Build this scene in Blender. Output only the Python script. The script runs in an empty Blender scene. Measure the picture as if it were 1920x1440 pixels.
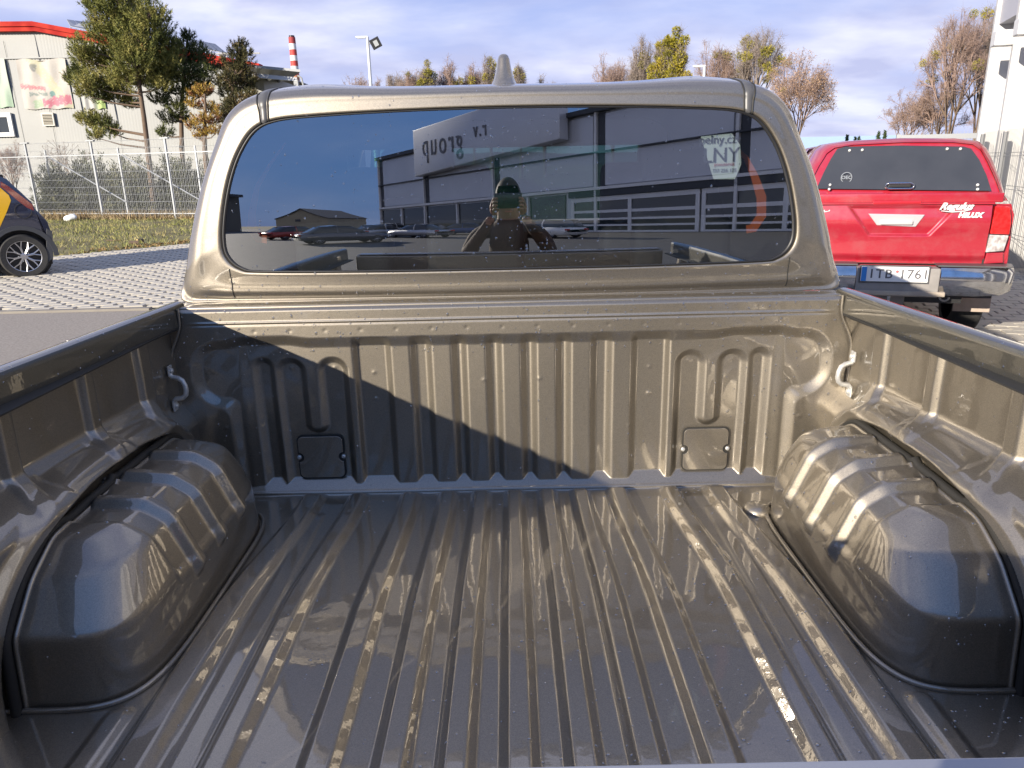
import bpy, bmesh, math, random
import numpy as np
from mathutils import Vector, Matrix

random.seed(7)
rng = np.random.RandomState(7)
C = bpy.context.scene.collection
sc = bpy.context.scene

# ------------------------------------------------------------------ camera
FPX = 1386.0                       # focal length in pixels of the 1920 px wide photograph
EYE = np.array([0.0, -1.78, 1.65])
PITCH = math.atan(412 / FPX)
ROLL = math.radians(1.2)
_f = np.array([0, math.cos(PITCH), -math.sin(PITCH)])
_u0 = np.array([0, math.sin(PITCH), math.cos(PITCH)])
_r0 = np.array([1.0, 0, 0])
_r = math.cos(ROLL) * _r0 - math.sin(ROLL) * _u0
_u = math.sin(ROLL) * _r0 + math.cos(ROLL) * _u0
cd = bpy.data.cameras.new('camera')
cam = bpy.data.objects.new('camera', cd)
C.objects.link(cam)
cd.sensor_fit = 'HORIZONTAL'
cd.sensor_width = 36.0
cd.lens = 36.0 * FPX / 1920.0
cd.clip_start = 0.02
cd.clip_end = 5000
M = Matrix(((_r[0], _u[0], -_f[0], EYE[0]), (_r[1], _u[1], -_f[1], EYE[1]), (_r[2], _u[2], -_f[2], EYE[2]), (0, 0, 0, 1)))
cam.matrix_world = M
sc.camera = cam

def at(px, py, Y):
    """point of the place seen at photo pixel (px, py), standing at distance y = Y"""
    d = _f + _r * (px - 960) / FPX + _u * (720 - py) / FPX
    t = (Y - EYE[1]) / d[1]
    p = EYE + d * t
    return Vector(p)

# ------------------------------------------------------------------ light
SUN = Vector((1.0, 1.16, -0.452)).normalized()      # travel direction of the light
el = math.asin(-SUN.z)
rot = math.atan2(-SUN.x, -SUN.y)
w = bpy.data.worlds.new('World')
sc.world = w
w.use_nodes = True
nt = w.node_tree
for n in list(nt.nodes): nt.nodes.remove(n)
def N(t, **k):
    n = nt.nodes.new(t)
    for a, b in k.items(): setattr(n, a, b)
    return n
out = N('ShaderNodeOutputWorld')
bg = N('ShaderNodeBackground'); bg.inputs[1].default_value = 0.085
nt.links.new(bg.outputs[0], out.inputs[0])
sky = N('ShaderNodeTexSky', sky_type='NISHITA')
sky.sun_disc = False; sky.sun_elevation = el; sky.sun_rotation = rot
sky.air_density = 1.0; sky.dust_density = 0.1; sky.ozone_density = 3.0
tint = N('ShaderNodeMix', data_type='RGBA', blend_type='MULTIPLY'); tint.inputs[0].default_value = 1.0
nt.links.new(sky.outputs[0], tint.inputs[6]); tint.inputs[7].default_value = (0.90, 0.88, 1.18, 1)
tc = N('ShaderNodeTexCoord')
sep = N('ShaderNodeSeparateXYZ'); nt.links.new(tc.outputs['Generated'], sep.inputs[0])
mx = N('ShaderNodeMath', operation='MAXIMUM'); nt.links.new(sep.outputs[2], mx.inputs[0]); mx.inputs[1].default_value = 0.0
ad = N('ShaderNodeMath', operation='ADD'); nt.links.new(mx.outputs[0], ad.inputs[0]); ad.inputs[1].default_value = 0.22
dx = N('ShaderNodeMath', operation='DIVIDE'); nt.links.new(sep.outputs[0], dx.inputs[0]); nt.links.new(ad.outputs[0], dx.inputs[1])
dy = N('ShaderNodeMath', operation='DIVIDE'); nt.links.new(sep.outputs[1], dy.inputs[0]); nt.links.new(ad.outputs[0], dy.inputs[1])
cmb = N('ShaderNodeCombineXYZ'); nt.links.new(dx.outputs[0], cmb.inputs[0]); nt.links.new(dy.outputs[0], cmb.inputs[1])
mp = N('ShaderNodeMapping'); nt.links.new(cmb.outputs[0], mp.inputs[0]); mp.inputs['Scale'].default_value = (0.75, 1.0, 1.0); mp.inputs['Location'].default_value = (1.7, 0.4, 0)
n1 = N('ShaderNodeTexNoise'); nt.links.new(mp.outputs[0], n1.inputs['Vector'])
n1.inputs['Scale'].default_value = 1.35; n1.inputs['Detail'].default_value = 8; n1.inputs['Roughness'].default_value = 0.55; n1.inputs['Distortion'].default_value = 0.3
rp = N('ShaderNodeValToRGB'); nt.links.new(n1.outputs[0], rp.inputs[0])
rp.color_ramp.elements[0].position = 0.33; rp.color_ramp.elements[1].position = 0.58
n2 = N('ShaderNodeTexNoise'); nt.links.new(mp.outputs[0], n2.inputs['Vector'])
n2.inputs['Scale'].default_value = 2.6; n2.inputs['Detail'].default_value = 6
rp2 = N('ShaderNodeValToRGB'); nt.links.new(n2.outputs[0], rp2.inputs[0])
rp2.color_ramp.elements[0].position = 0.38; rp2.color_ramp.elements[0].color = (3.9, 4.1, 5.9, 1)
rp2.color_ramp.elements[1].position = 0.66; rp2.color_ramp.elements[1].color = (6.8, 6.9, 8.0, 1)
fm = N('ShaderNodeMath', operation='MULTIPLY'); nt.links.new(rp.outputs[0], fm.inputs[0]); fm.inputs[1].default_value = 0.86
mixc = N('ShaderNodeMix', data_type='RGBA'); my = N('ShaderNodeMapRange'); nt.links.new(sep.outputs[1], my.inputs[0]); my.inputs[1].default_value = -0.75; my.inputs[2].default_value = 0.3; my.inputs[3].default_value = 0.12; my.inputs[4].default_value = 1.0
fm2 = N('ShaderNodeMath', operation='MULTIPLY'); nt.links.new(fm.outputs[0], fm2.inputs[0]); nt.links.new(my.outputs[0], fm2.inputs[1])
nt.links.new(fm2.outputs[0], mixc.inputs[0])
blu = N('ShaderNodeMix', data_type='RGBA'); blu.inputs[0].default_value = 0.9
nt.links.new(tint.outputs[2], blu.inputs[6]); gr = N('ShaderNodeValToRGB'); nt.links.new(mx.outputs[0], gr.inputs[0]); deep = N('ShaderNodeMix', data_type='RGBA'); nt.links.new(gr.outputs[0], deep.inputs[7]); deep.inputs[6].default_value = (0.85, 2.1, 5.0, 1)
mz = N('ShaderNodeMapRange'); nt.links.new(sep.outputs[1], mz.inputs[0]); mz.inputs[1].default_value = -0.8; mz.inputs[2].default_value = 0.2; nt.links.new(mz.outputs[0], deep.inputs[0])
nt.links.new(deep.outputs[2], blu.inputs[7])
gr.color_ramp.elements[0].position = 0.0; gr.color_ramp.elements[0].color = (4.4, 4.8, 7.0, 1); gr.color_ramp.elements[1].position = 0.8; gr.color_ramp.elements[1].color = (0.9, 1.6, 3.9, 1)
e_ = gr.color_ramp.elements.new(0.22); e_.color = (2.6, 3.3, 6.0, 1)
nt.links.new(blu.outputs[2], mixc.inputs[6]); nt.links.new(rp2.outputs[0], mixc.inputs[7])
nt.links.new(mixc.outputs[2], bg.inputs[0])

ld = bpy.data.lights.new('sun', 'SUN')
ld.energy = 5.0; ld.angle = math.radians(0.5); ld.color = (1.0, 0.90, 0.76)
lo = bpy.data.objects.new('sun', ld); C.objects.link(lo)
lo.rotation_mode = 'QUATERNION'; lo.rotation_quaternion = SUN.to_track_quat('-Z', 'Y')
sc.view_settings.view_transform = 'Standard'; sc.view_settings.look = 'None'
sc.view_settings.gamma = 1; sc.view_settings.use_curve_mapping = False
sc.view_settings.exposure = 0.82

# ------------------------------------------------------------------ materials
def mat(name, col, rough=0.5, metal=0.0, coat=0.0, noise=None, bump=None, spec=0.5, coat_r=0.03, coords='Object', trans=0.0, emit=None):
    """noise = (scale, amount, second colour) ; bump = (scale, strength, distance)"""
    m = bpy.data.materials.new(name); m.use_nodes = True
    t = m.node_tree; b = t.nodes['Principled BSDF']
    b.inputs['Base Color'].default_value = (*col, 1); b.inputs['Roughness'].default_value = rough
    b.inputs['Metallic'].default_value = metal; b.inputs['Coat Weight'].default_value = coat
    b.inputs['Coat Roughness'].default_value = coat_r; b.inputs['Specular IOR Level'].default_value = spec
    if trans: b.inputs['Transmission Weight'].default_value = trans
    c = t.nodes.new('ShaderNodeTexCoord')
    if noise:
        n = t.nodes.new('ShaderNodeTexNoise'); n.inputs['Scale'].default_value = noise[0]; n.inputs['Detail'].default_value = 6
        t.links.new(c.outputs[coords], n.inputs['Vector'])
        r = t.nodes.new('ShaderNodeValToRGB'); t.links.new(n.outputs[0], r.inputs[0])
        r.color_ramp.elements[0].position = 0.5 - noise[1]; r.color_ramp.elements[1].position = 0.5 + noise[1]
        r.color_ramp.elements[0].color = (*col, 1); r.color_ramp.elements[1].color = (*noise[2], 1)
        t.links.new(r.outputs[0], b.inputs['Base Color'])
    if bump:
        n = t.nodes.new('ShaderNodeTexNoise'); n.inputs['Scale'].default_value = bump[0]; n.inputs['Detail'].default_value = 5
        t.links.new(c.outputs[coords], n.inputs['Vector'])
        bp = t.nodes.new('ShaderNodeBump'); bp.inputs['Strength'].default_value = bump[1]; bp.inputs['Distance'].default_value = bump[2]
        t.links.new(n.outputs[0], bp.inputs['Height']); t.links.new(bp.outputs[0], b.inputs['Normal'])
    return m

def paint(name, col, col2, rough=0.42, metal=0.85, dirt=(0.2, 0.18, 0.15), dirt_amt=0.12, peel=True):
    """metallic flake paint under a clear coat with wet film variation"""
    m = bpy.data.materials.new(name); m.use_nodes = True
    t = m.node_tree; b = t.nodes['Principled BSDF']; L = t.links.new
    c = t.nodes.new('ShaderNodeTexCoord')
    v = t.nodes.new('ShaderNodeTexVoronoi'); v.inputs['Scale'].default_value = 900; L(c.outputs['Object'], v.inputs['Vector'])
    mixf = t.nodes.new('ShaderNodeMix'); mixf.data_type = 'RGBA'
    sp = t.nodes.new('ShaderNodeSeparateColor'); L(v.outputs['Color'], sp.inputs[0]); L(sp.outputs[0], mixf.inputs[0])
    mixf.inputs[6].default_value = (*col, 1); mixf.inputs[7].default_value = (*col2, 1)
    n = t.nodes.new('ShaderNodeTexNoise'); n.inputs['Scale'].default_value = 7; n.inputs['Detail'].default_value = 8; n.inputs['Roughness'].default_value = 0.65
    L(c.outputs['Object'], n.inputs['Vector'])
    r = t.nodes.new('ShaderNodeValToRGB'); L(n.outputs[0], r.inputs[0]); r.color_ramp.elements[0].position = 0.45; r.color_ramp.elements[1].position = 0.8
    mu = t.nodes.new('ShaderNodeMath'); mu.operation = 'MULTIPLY'; L(r.outputs[0], mu.inputs[0]); mu.inputs[1].default_value = dirt_amt
    mixd = t.nodes.new('ShaderNodeMix'); mixd.data_type = 'RGBA'; L(mu.outputs[0], mixd.inputs[0])
    L(mixf.outputs[2], mixd.inputs[6]); mixd.inputs[7].default_value = (*dirt, 1)
    L(mixd.outputs[2], b.inputs['Base Color'])
    b.inputs['Metallic'].default_value = metal; b.inputs['Roughness'].default_value = rough
    b.inputs['Coat Weight'].default_value = 1.0; b.inputs['Coat IOR'].default_value = 1.85
    cr = t.nodes.new('ShaderNodeMapRange'); L(n.outputs[0], cr.inputs[0]); cr.inputs[1].default_value = 0.4; cr.inputs[2].default_value = 0.75
    cr.inputs[3].default_value = 0.008; cr.inputs[4].default_value = 0.05; L(cr.outputs[0], b.inputs['Coat Roughness'])
    if peel:
        n3 = t.nodes.new('ShaderNodeTexNoise'); n3.inputs['Scale'].default_value = 30; n3.inputs['Detail'].default_value = 3; L(c.outputs['Object'], n3.inputs['Vector'])
        bp = t.nodes.new('ShaderNodeBump'); bp.inputs['Strength'].default_value = 0.06; bp.inputs['Distance'].default_value = 0.004
        L(n3.outputs[0], bp.inputs['Height']); L(bp.outputs[0], b.inputs['Normal']); L(bp.outputs[0], b.inputs['Coat Normal'])
    return m

def glass(name, tintc, refl=0.1, rough=0.0):
    m = bpy.data.materials.new(name); m.use_nodes = True
    t = m.node_tree; L = t.links.new
    for n in list(t.nodes): t.nodes.remove(n)
    o = t.nodes.new('ShaderNodeOutputMaterial'); mi = t.nodes.new('ShaderNodeMixShader')
    tr = t.nodes.new('ShaderNodeBsdfTransparent'); tr.inputs[0].default_value = (*tintc, 1)
    g = t.nodes.new('ShaderNodeBsdfGlossy'); g.inputs['Roughness'].default_value = rough; g.inputs[0].default_value = (0.95, 0.97, 1, 1)
    lf = t.nodes.new('ShaderNodeLayerWeight'); lf.inputs[0].default_value = 0.5
    pw = t.nodes.new('ShaderNodeMath'); pw.operation = 'POWER'; L(lf.outputs[1], pw.inputs[0]); pw.inputs[1].default_value = 4.0
    lw = t.nodes.new('ShaderNodeMath'); lw.operation = 'MULTIPLY_ADD'; L(pw.outputs[0], lw.inputs[0]); lw.inputs[1].default_value = 0.9; lw.inputs[2].default_value = 0.04
    a = t.nodes.new('ShaderNodeMath'); a.operation = 'ADD'; L(lw.outputs[0], a.inputs[0]); a.inputs[1].default_value = refl
    a.use_clamp = True
    L(a.outputs[0], mi.inputs[0]); L(tr.outputs[0], mi.inputs[1]); L(g.outputs[0], mi.inputs[2]); L(mi.outputs[0], o.inputs[0])
    return m

BR = paint('bronze_paint', (0.228, 0.202, 0.163), (0.318, 0.284, 0.230), metal=0.90, rough=0.49, dirt_amt=0.16)
RAILSHADE = paint('rail_paint_shaded', (0.085, 0.082, 0.072), (0.12, 0.116, 0.10), metal=0.8, rough=0.45)  # bronze darkened: the faces' dark reflection put in colour, top as dark plastic cap
BRD = BR
BLACK = mat('black_rubber', (0.012, 0.012, 0.013), 0.45)
DARKTRIM = mat('dark_trim', (0.07, 0.07, 0.075), 0.4, noise=(60, 0.3, (0.09, 0.09, 0.09)))
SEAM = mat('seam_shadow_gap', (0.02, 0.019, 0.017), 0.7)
ZINC = mat('zinc_steel', (0.60, 0.60, 0.58), 0.42, 0.5, noise=(90, 0.2, (0.48, 0.48, 0.47)))
CHROME = mat('chrome', (0.75, 0.76, 0.78), 0.12, 1.0, noise=(14, 0.3, (0.5, 0.5, 0.5)))
TINTED = glass('tinted_glass', (0.55, 0.60, 0.62), 0.34)
CLEAR = glass('greenish_glass', (0.30, 0.48, 0.45), 0.02)
DARKGLASS = glass('dark_car_glass', (0.05, 0.055, 0.06), 0.05)
CABIN = mat('cabin_plastic', (0.022, 0.022, 0.024), 0.7)
ORANGE = mat('orange_strap', (0.55, 0.12, 0.03), 0.6)
PAPER = mat('paper', (0.75, 0.82, 0.76), 0.7)
INK = mat('ink', (0.05, 0.06, 0.08), 0.7)
REDINK = mat('red_ink', (0.5, 0.03, 0.05), 0.7)
WATER = glass('water_drop', (0.90, 0.90, 0.90), 0.22)
TYRE = mat('tyre', (0.022, 0.022, 0.023), 0.75, noise=(30, 0.2, (0.035, 0.034, 0.032)))
ALLOY = mat('alloy', (0.5, 0.5, 0.52), 0.28, 0.9)
RED = paint('red_paint', (0.36, 0.007, 0.02), (0.42, 0.012, 0.03), rough=0.38, metal=0.2, dirt=(0.34, 0.13, 0.13), dirt_amt=0.4)
WHITEP = mat('white_paint', (0.78, 0.78, 0.77), 0.3, 0, 0.6, noise=(3, 0.3, (0.7, 0.7, 0.69)))
NAVY = paint('navy_paint', (0.014, 0.018, 0.04), (0.025, 0.03, 0.06), metal=0.3, dirt_amt=0.05)
YELLOW = mat('yellow_panel', (0.72, 0.42, 0.01), 0.35, 0, 0.5, noise=(4, 0.3, (0.66, 0.37, 0.01)))
SILVERP = paint('silver_paint', (0.4, 0.41, 0.43), (0.5, 0.5, 0.52), metal=0.7)
ORANGEP = mat('dull_red_paint', (0.4, 0.05, 0.03), 0.3, 0, 0.5, noise=(3, 0.3, (0.35, 0.04, 0.03)))
BLUEP = mat('blue_paint', (0.03, 0.07, 0.2), 0.3, 0, 0.5, noise=(3, 0.3, (0.03, 0.06, 0.17)))

# ------------------------------------------------------------------ helpers
def tag(o, label=None, cat=None, group=None, kind=None):
    if label: o['label'] = label
    if cat: o['category'] = cat
    if group: o['group'] = group
    if kind: o['kind'] = kind
    return o

def empty(name, loc=(0, 0, 0), rz=0.0, label=None, cat=None, group=None):
    o = bpy.data.objects.new(name, None); C.objects.link(o)
    o.location = loc; o.rotation_euler = (0, 0, rz); o.empty_display_size = 0.1
    return tag(o, label, cat, group)

def link(name, me, m, parent=None, smooth=False):
    o = bpy.data.objects.new(name, me); C.objects.link(o)
    ms = m if isinstance(m, (list, tuple)) else [m]
    for x in ms: me.materials.append(x)
    if smooth: me.polygons.foreach_set('use_smooth', [True] * len(me.polygons))
    if parent: o.parent = parent
    return o

def raw(name, V, F, m, parent=None, smooth=False):
    me = bpy.data.meshes.new(name)
    V = np.asarray(V, dtype=np.float32).reshape(-1, 3)
    if isinstance(F, np.ndarray):
        k = F.shape[1]; n = len(F)
        me.vertices.add(len(V)); me.vertices.foreach_set('co', V.ravel())
        me.loops.add(n * k); me.loops.foreach_set('vertex_index', F.ravel().astype(np.int32))
        me.polygons.add(n); me.polygons.foreach_set('loop_start', np.arange(0, n * k, k, dtype=np.int32))
        me.polygons.foreach_set('loop_total', np.full(n, k, dtype=np.int32))
        me.update(calc_edges=True)
    else:
        me.from_pydata([tuple(v) for v in V], [], F)
    return link(name, me, m, parent, smooth)

def grid_faces(nu, nv, closed_u=False):
    i = np.arange(nu if closed_u else nu - 1)[:, None]; j = np.arange(nv - 1)[None, :]
    a = (i * nv + j); b = (((i + 1) % nu) * nv + j)
    return np.stack([a, b, b + 1, a + 1], -1).reshape(-1, 4)

def grid(name, P, m, parent=None, flip=False, closed_u=False, smooth=True):
    """P: (nu, nv, 3) array of points"""
    nu, nv = P.shape[:2]; F = grid_faces(nu, nv, closed_u)
    if flip: F = F[:, ::-1]
    return raw(name, P.reshape(-1, 3), np.ascontiguousarray(F), m, parent, smooth)

class MB:
    """collects simple shapes into ONE mesh"""
    def __init__(s): s.V = []; s.F = []
    def add(s, V, F):
        n = len(s.V); s.V += [tuple(v) for v in V]; s.F += [tuple(i + n for i in f) for f in F]; return s
    def box(s, c, d, rz=0.0, R=None):
        hx, hy, hz = d[0] / 2, d[1] / 2, d[2] / 2
        pts = [(x, y, z) for x in (-hx, hx) for y in (-hy, hy) for z in (-hz, hz)]
        cr, sr = math.cos(rz), math.sin(rz)
        if R is None: pts = [(c[0] + x * cr - y * sr, c[1] + x * sr + y * cr, c[2] + z) for x, y, z in pts]
        else: pts = [tuple(Vector(c) + R @ Vector(p)) for p in pts]
        return s.add(pts, [(0, 1, 3, 2), (4, 6, 7, 5), (0, 4, 5, 1), (2, 3, 7, 6), (0, 2, 6, 4), (1, 5, 7, 3)])
    def tube(s, pts, r, n=8, caps=True):
        pts = [Vector(p) for p in pts]; rs = r if isinstance(r, (list, tuple)) else [r] * len(pts)
        V = []; prev = None
        for i, p in enumerate(pts):
            d = (pts[min(i + 1, len(pts) - 1)] - pts[max(i - 1, 0)]).normalized()
            a = Vector((0, 0, 1)) if abs(d.z) < 0.9 else Vector((1, 0, 0))
            if prev is not None:
                u = (prev - d * prev.dot(d)); u = u.normalized() if u.length > 1e-6 else d.cross(a).normalized()
            else: u = d.cross(a).normalized()
            prev = u; v = d.cross(u)
            for k in range(n):
                t = 2 * math.pi * k / n; V.append(p + (u * math.cos(t) + v * math.sin(t)) * rs[i])
        F = [(i * n + k, i * n + (k + 1) % n, (i + 1) * n + (k + 1) % n, (i + 1) * n + k) for i in range(len(pts) - 1) for k in range(n)]
        if caps: F += [tuple(range(n))[::-1], tuple((len(pts) - 1) * n + k for k in range(n))]
        return s.add(V, F)
    def prism(s, poly, a, b):
        """poly: list of 3-D points, extruded by vector b (a ignored offset)"""
        n = len(poly); P = [Vector(p) + Vector(a) for p in poly]; Q = [p + Vector(b) for p in P]
        F = [tuple(range(n)), tuple(range(2 * n - 1, n - 1, -1))] + [(i, (i + 1) % n + 0, (i + 1) % n + n, i + n) for i in range(n)]
        return s.add(P + Q, F)
    def lathe(s, prof, c, n=20, axis='z'):
        V = []
        for r, h in prof:
            for k in range(n):
                t = 2 * math.pi * k / n; x, y = r * math.cos(t), r * math.sin(t)
                V.append({'z': (c[0] + x, c[1] + y, c[2] + h), 'y': (c[0] + x, c[1] + h, c[2] + y), 'x': (c[0] + h, c[1] + x, c[2] + y)}[axis])
        m_ = len(prof)
        F = [(i * n + k, i * n + (k + 1) % n, (i + 1) * n + (k + 1) % n, (i + 1) * n + k) for i in range(m_ - 1) for k in range(n)]
        F += [tuple(range(n))[::-1], tuple((m_ - 1) * n + k for k in range(n))]
        return s.add(V, F)
    def build(s, name, m, parent=None, smooth=False, bevel=0.0, fix=True):
        me = bpy.data.meshes.new(name); me.from_pydata(s.V, [], s.F)
        if fix or bevel:
            bm = bmesh.new(); bm.from_mesh(me)
            bmesh.ops.recalc_face_normals(bm, faces=bm.faces)
            if bevel:
                ed = [e for e in bm.edges if len(e.link_faces) == 2 and e.calc_face_angle(0) > 0.4]
                bmesh.ops.bevel(bm, geom=ed, offset=bevel, segments=3, profile=0.6, affect='EDGES', clamp_overlap=True)
            bm.to_mesh(me); bm.free()
        o = link(name, me, m, parent, False)
        if smooth:
            me.polygons.foreach_set('use_smooth', [True] * len(me.polygons))
            try: me.set_sharp_from_angle(angle=math.radians(smooth if smooth > 1 else 40))
            except Exception: pass
        return o

def copy_tree(o, parent=None):
    c = o.copy(); C.objects.link(c); c.parent = parent
    for ch in o.children: copy_tree(ch, c)
    return c

def text_obj(name, body, size, m, parent, mat4, extrude=0.002, shear=0.0, bold=0.0, align='CENTER', space=1.0):
    cu = bpy.data.curves.new(name, 'FONT'); cu.body = body; cu.size = size; cu.extrude = extrude; cu.shear = shear
    cu.align_x = align; cu.align_y = 'CENTER'; cu.offset = bold; cu.resolution_u = 3; cu.space_character = space
    tmp = bpy.data.objects.new('tmp', cu); C.objects.link(tmp)
    me = bpy.data.meshes.new_from_object(tmp)
    bpy.data.objects.remove(tmp)
    me.name = name
    me.transform(mat4)
    me.materials.clear()
    return link(name, me, m, parent)

def face_mat(pos, right, up):
    r = Vector(right).normalized(); u = Vector(up).normalized(); n = r.cross(u)
    return Matrix(((r.x, u.x, n.x, pos[0]), (r.y, u.y, n.y, pos[1]), (r.z, u.z, n.z, pos[2]), (0, 0, 0, 1)))

def ss(x, a, b):
    t = np.clip((x - a) / (b - a), 0, 1); return t * t * (3 - 2 * t)

def rbox(x, z, x0, x1, z0, z1, r):
    cx, cz, hx, hz = (x0 + x1) / 2, (z0 + z1) / 2, (x1 - x0) / 2 - r, (z1 - z0) / 2 - r
    dx = np.abs(x - cx) - hx; dz = np.abs(z - cz) - hz
    return np.hypot(np.maximum(dx, 0), np.maximum(dz, 0)) + np.minimum(np.maximum(dx, dz), 0) - r

def inside(sd, w):            # 1 inside, 0 outside, flank of width w centred on the outline
    t = np.clip(0.5 - sd / w, 0, 1); return 0.7 * t + 0.3 * t * t * (3 - 2 * t)

DROPS = []                     # (point, normal, radius) of every rain drop on the truck
def drops_on(P, n, r0, r1, sel=None, out=1.0):
    """scatter rain drops on a grid surface P (nu, nv, 3)"""
    a = P[1:, :-1] - P[:-1, :-1]; b = P[:-1, 1:] - P[:-1, :-1]
    nn = np.cross(a, b); ar = np.linalg.norm(nn, axis=-1); nn = nn / np.maximum(ar, 1e-12)[..., None]
    wt = ar.copy()
    if sel is not None: wt = wt * sel(P[:-1, :-1])
    s = wt.sum()
    if s <= 0: return
    idx = rng.choice(wt.size, size=n, p=(wt / s).ravel())
    iu, iv = np.unravel_index(idx, wt.shape)
    for i, j in zip(iu, iv):
        p = P[i, j] + a[i, j] * rng.rand() + b[i, j] * rng.rand()
        q = nn[i, j] * out
        DROPS.append((p, q, 1.2 * (r0 + (r1 - r0) * rng.rand() ** 3)))

# =================================================================== THE TRUCK
truck = empty('pickup_truck', (0, 0, 0), 0, 'bronze grey pickup truck with an open wet empty load bed in the foreground', 'pickup truck')
FZ = 0.83                      # load floor height
YB = -1.43                     # inner face of tailgate

def rail_x(y): return 0.808 + 0.040 * np.minimum(-y, 0.75) / 0.75 * 1.0

# ---- load floor
xs = np.unique(np.concatenate([np.linspace(-0.84, 0.84, 520)]))
ys = np.linspace(YB - 0.02, 0.02, 150)
X, Y = np.meshgrid(xs, ys, indexing='ij')
sx = 1 - 0.07 * ss(Y, -0.55, -0.05)
U = np.abs(X) / sx
RB = [(-1, 0.023), (0.069, 0.114), (0.160, 0.205), (0.262, 0.311), (0.411, 0.455), (0.529, 0.585)]
Z = np.zeros_like(X)
for a, b in RB:
    Z += np.clip((U - a + 0.0085) / 0.017, 0, 1) * (1 - np.clip((U - b + 0.0085) / 0.017, 0, 1)) * 0.0175
Z += 0.008 * inside(rbox(np.abs(X), Y, 0.612, 0.648, -1.6, -0.80, 0.016), 0.012)
Z += 0.004 * inside(rbox(np.abs(X), Y, 0.468, 0.506, -1.6, -0.12, 0.012), 0.008)
Z *= 1 - 0.75 * ss(Y, -0.035, -0.012)
Z += 0.0012 * np.sin(X * 9 + 1.0) * np.sin(Y * 6.0) + 0.0006 * np.sin(X * 31) * np.sin(Y * 17 + 2)
Pf = np.stack([X, Y, FZ + Z], -1)
grid('bed_floor', Pf, BR, truck)
drops_on(Pf, 3400, 0.0008, 0.0030, sel=lambda p: 0.35 + 1.2 * ss(p[..., 0], -0.1, 0.35) + 0.6 * (p[..., 1] < -0.5))

# ---- front wall of the bed
xs = np.linspace(-0.86, 0.86, 560); zs = np.linspace(0.80, 1.325, 240)
X, Zg = np.meshgrid(xs, zs, indexing='ij'); A = np.abs(X)
sd = np.minimum(rbox(A, Zg, -1, 0.705, 0.5, 1.236, 0.05), rbox(A, Zg, 0.5, 0.788, 1.085, 1.236, 0.065))
k_ = 0.03
s1 = rbox(A, Zg, -1, 0.705, 0.5, 1.236, 0.05); s2 = rbox(A, Zg, 0.5, 0.788, 1.085, 1.236, 0.065)
h_ = np.clip(0.5 + 0.5 * (s2 - s1) / k_, 0, 1); sd = s2 * (1 - h_) + s1 * h_ - k_ * h_ * (1 - h_)
D = -0.032 * inside(sd, 0.028)
fl = 0.0185
ribs = inside(rbox(A, Zg, -1, 0.0305, 0.5, 1.5, 0.004), fl)
for a, b in ((0.057, 0.119), (0.1435, 0.2065), (0.2465, 0.3085)):
    ribs = np.maximum(ribs, inside(rbox(A, Zg, a, b, 0.5, 1.5, 0.004), fl))
side = ss(A, 0.384, 0.400) * inside(sd, 0.028)
R1 = np.minimum(rbox(A, Zg, 0.420, 0.482, 0.5, 1.188, 0.03), rbox(A, Zg, 0.526, 0.588, 0.5, 1.188, 0.03))
tongue = rbox(A, Zg, 0.480, 0.528, 1.000, 1.5, 0.023)
R1 = np.minimum(R1, np.maximum(rbox(A, Zg, 0.420, 0.588, 0.5, 1.10, 0.02), -tongue))
R3 = rbox(A, Zg, 0.604, 0.645, 0.5, 1.190, 0.02)
side = side * (1 - np.maximum(inside(R1, fl), inside(R3, fl)))
ribs = ribs * inside(sd, 0.028)
D += 0.017 * np.maximum(ribs, side)
D += 0.003 * ss(A, 0.655, 0.685) * inside(sd, 0.028)
# bottom flange with the little humps between ribs
D = np.maximum(D, np.where(Zg < 0.872, -(Zg - 0.836) * 1.1 + 0.002, -1))
D = np.maximum(D, np.where(Zg < 0.838, 0.006, -1))
# bead and spot weld dimples above the recess
D += 0.0035 * np.exp(-((Zg - 1.2905) / 0.0022) ** 2) * ss(-A, -0.80, -0.74) - 0.003 * np.exp(-((Zg - 1.2860) / 0.0020) ** 2) * ss(-A, -0.80, -0.74)
wx = (X + 0.03 + 0.035) % 0.087 - 0.0435
D -= 0.0009 * np.exp(-(wx ** 2 + (Zg - 1.268) ** 2) / 0.004 ** 2) * (A < 0.74)
for (cx, cz) in ((0.449, 1.165), (0.557, 1.165), (0.35, 1.08), (-0.35, 1.08), (0.35, 1.15), (-0.30, 1.0), (0.73, 1.02), (-0.07, 1.13)):
    for s in (1, -1):
        D += 0.0012 * np.exp(-((X - s * cx) ** 2 + (Zg - cz) ** 2) / 0.0045 ** 2)
D += 0.0012 * np.sin(X * 11 + 2) * np.sin(Zg * 13)
D -= 0.035 * ss(Zg, 1.318, 1.327) * 0.3
Pw = np.stack([X, -D, Zg], -1)
grid('bed_front_wall', Pw, BR, truck, flip=False)
drops_on(Pw, 1300, 0.0008, 0.0032, sel=lambda p: 0.12 + 1.6 * (p[..., 2] > 1.2) + 1.0 * (p[..., 0] > 0.5), out=1.0)
# top ledge between wall and cab
t = MB(); t.box((0, 0.040, 1.322), (1.68, 0.062, 0.016)); t.build('bed_front_ledge', BR, truck, 40, bevel=0.004)
drops_on(np.stack(np.meshgrid(np.linspace(-.8, .8, 40), np.linspace(0.01, 0.06, 4), [1.3305], indexing='ij'), -1)[:, :, 0, :], 70, 0.001, 0.003)

# ---- side panels, rails, arch flanges, wheelhouses
AY, AF, AR, AH = -0.43, 0.345, 0.375, 0.250
def arch_g(y, z):
    rear = y < AY
    n = np.where(rear, 2.5, 3.3); a = np.where(rear, AR, AF)
    return (np.abs((y - AY) / a) ** n + np.clip((z - FZ) / AH, 0, 9) ** n) ** (1 / n)

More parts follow.
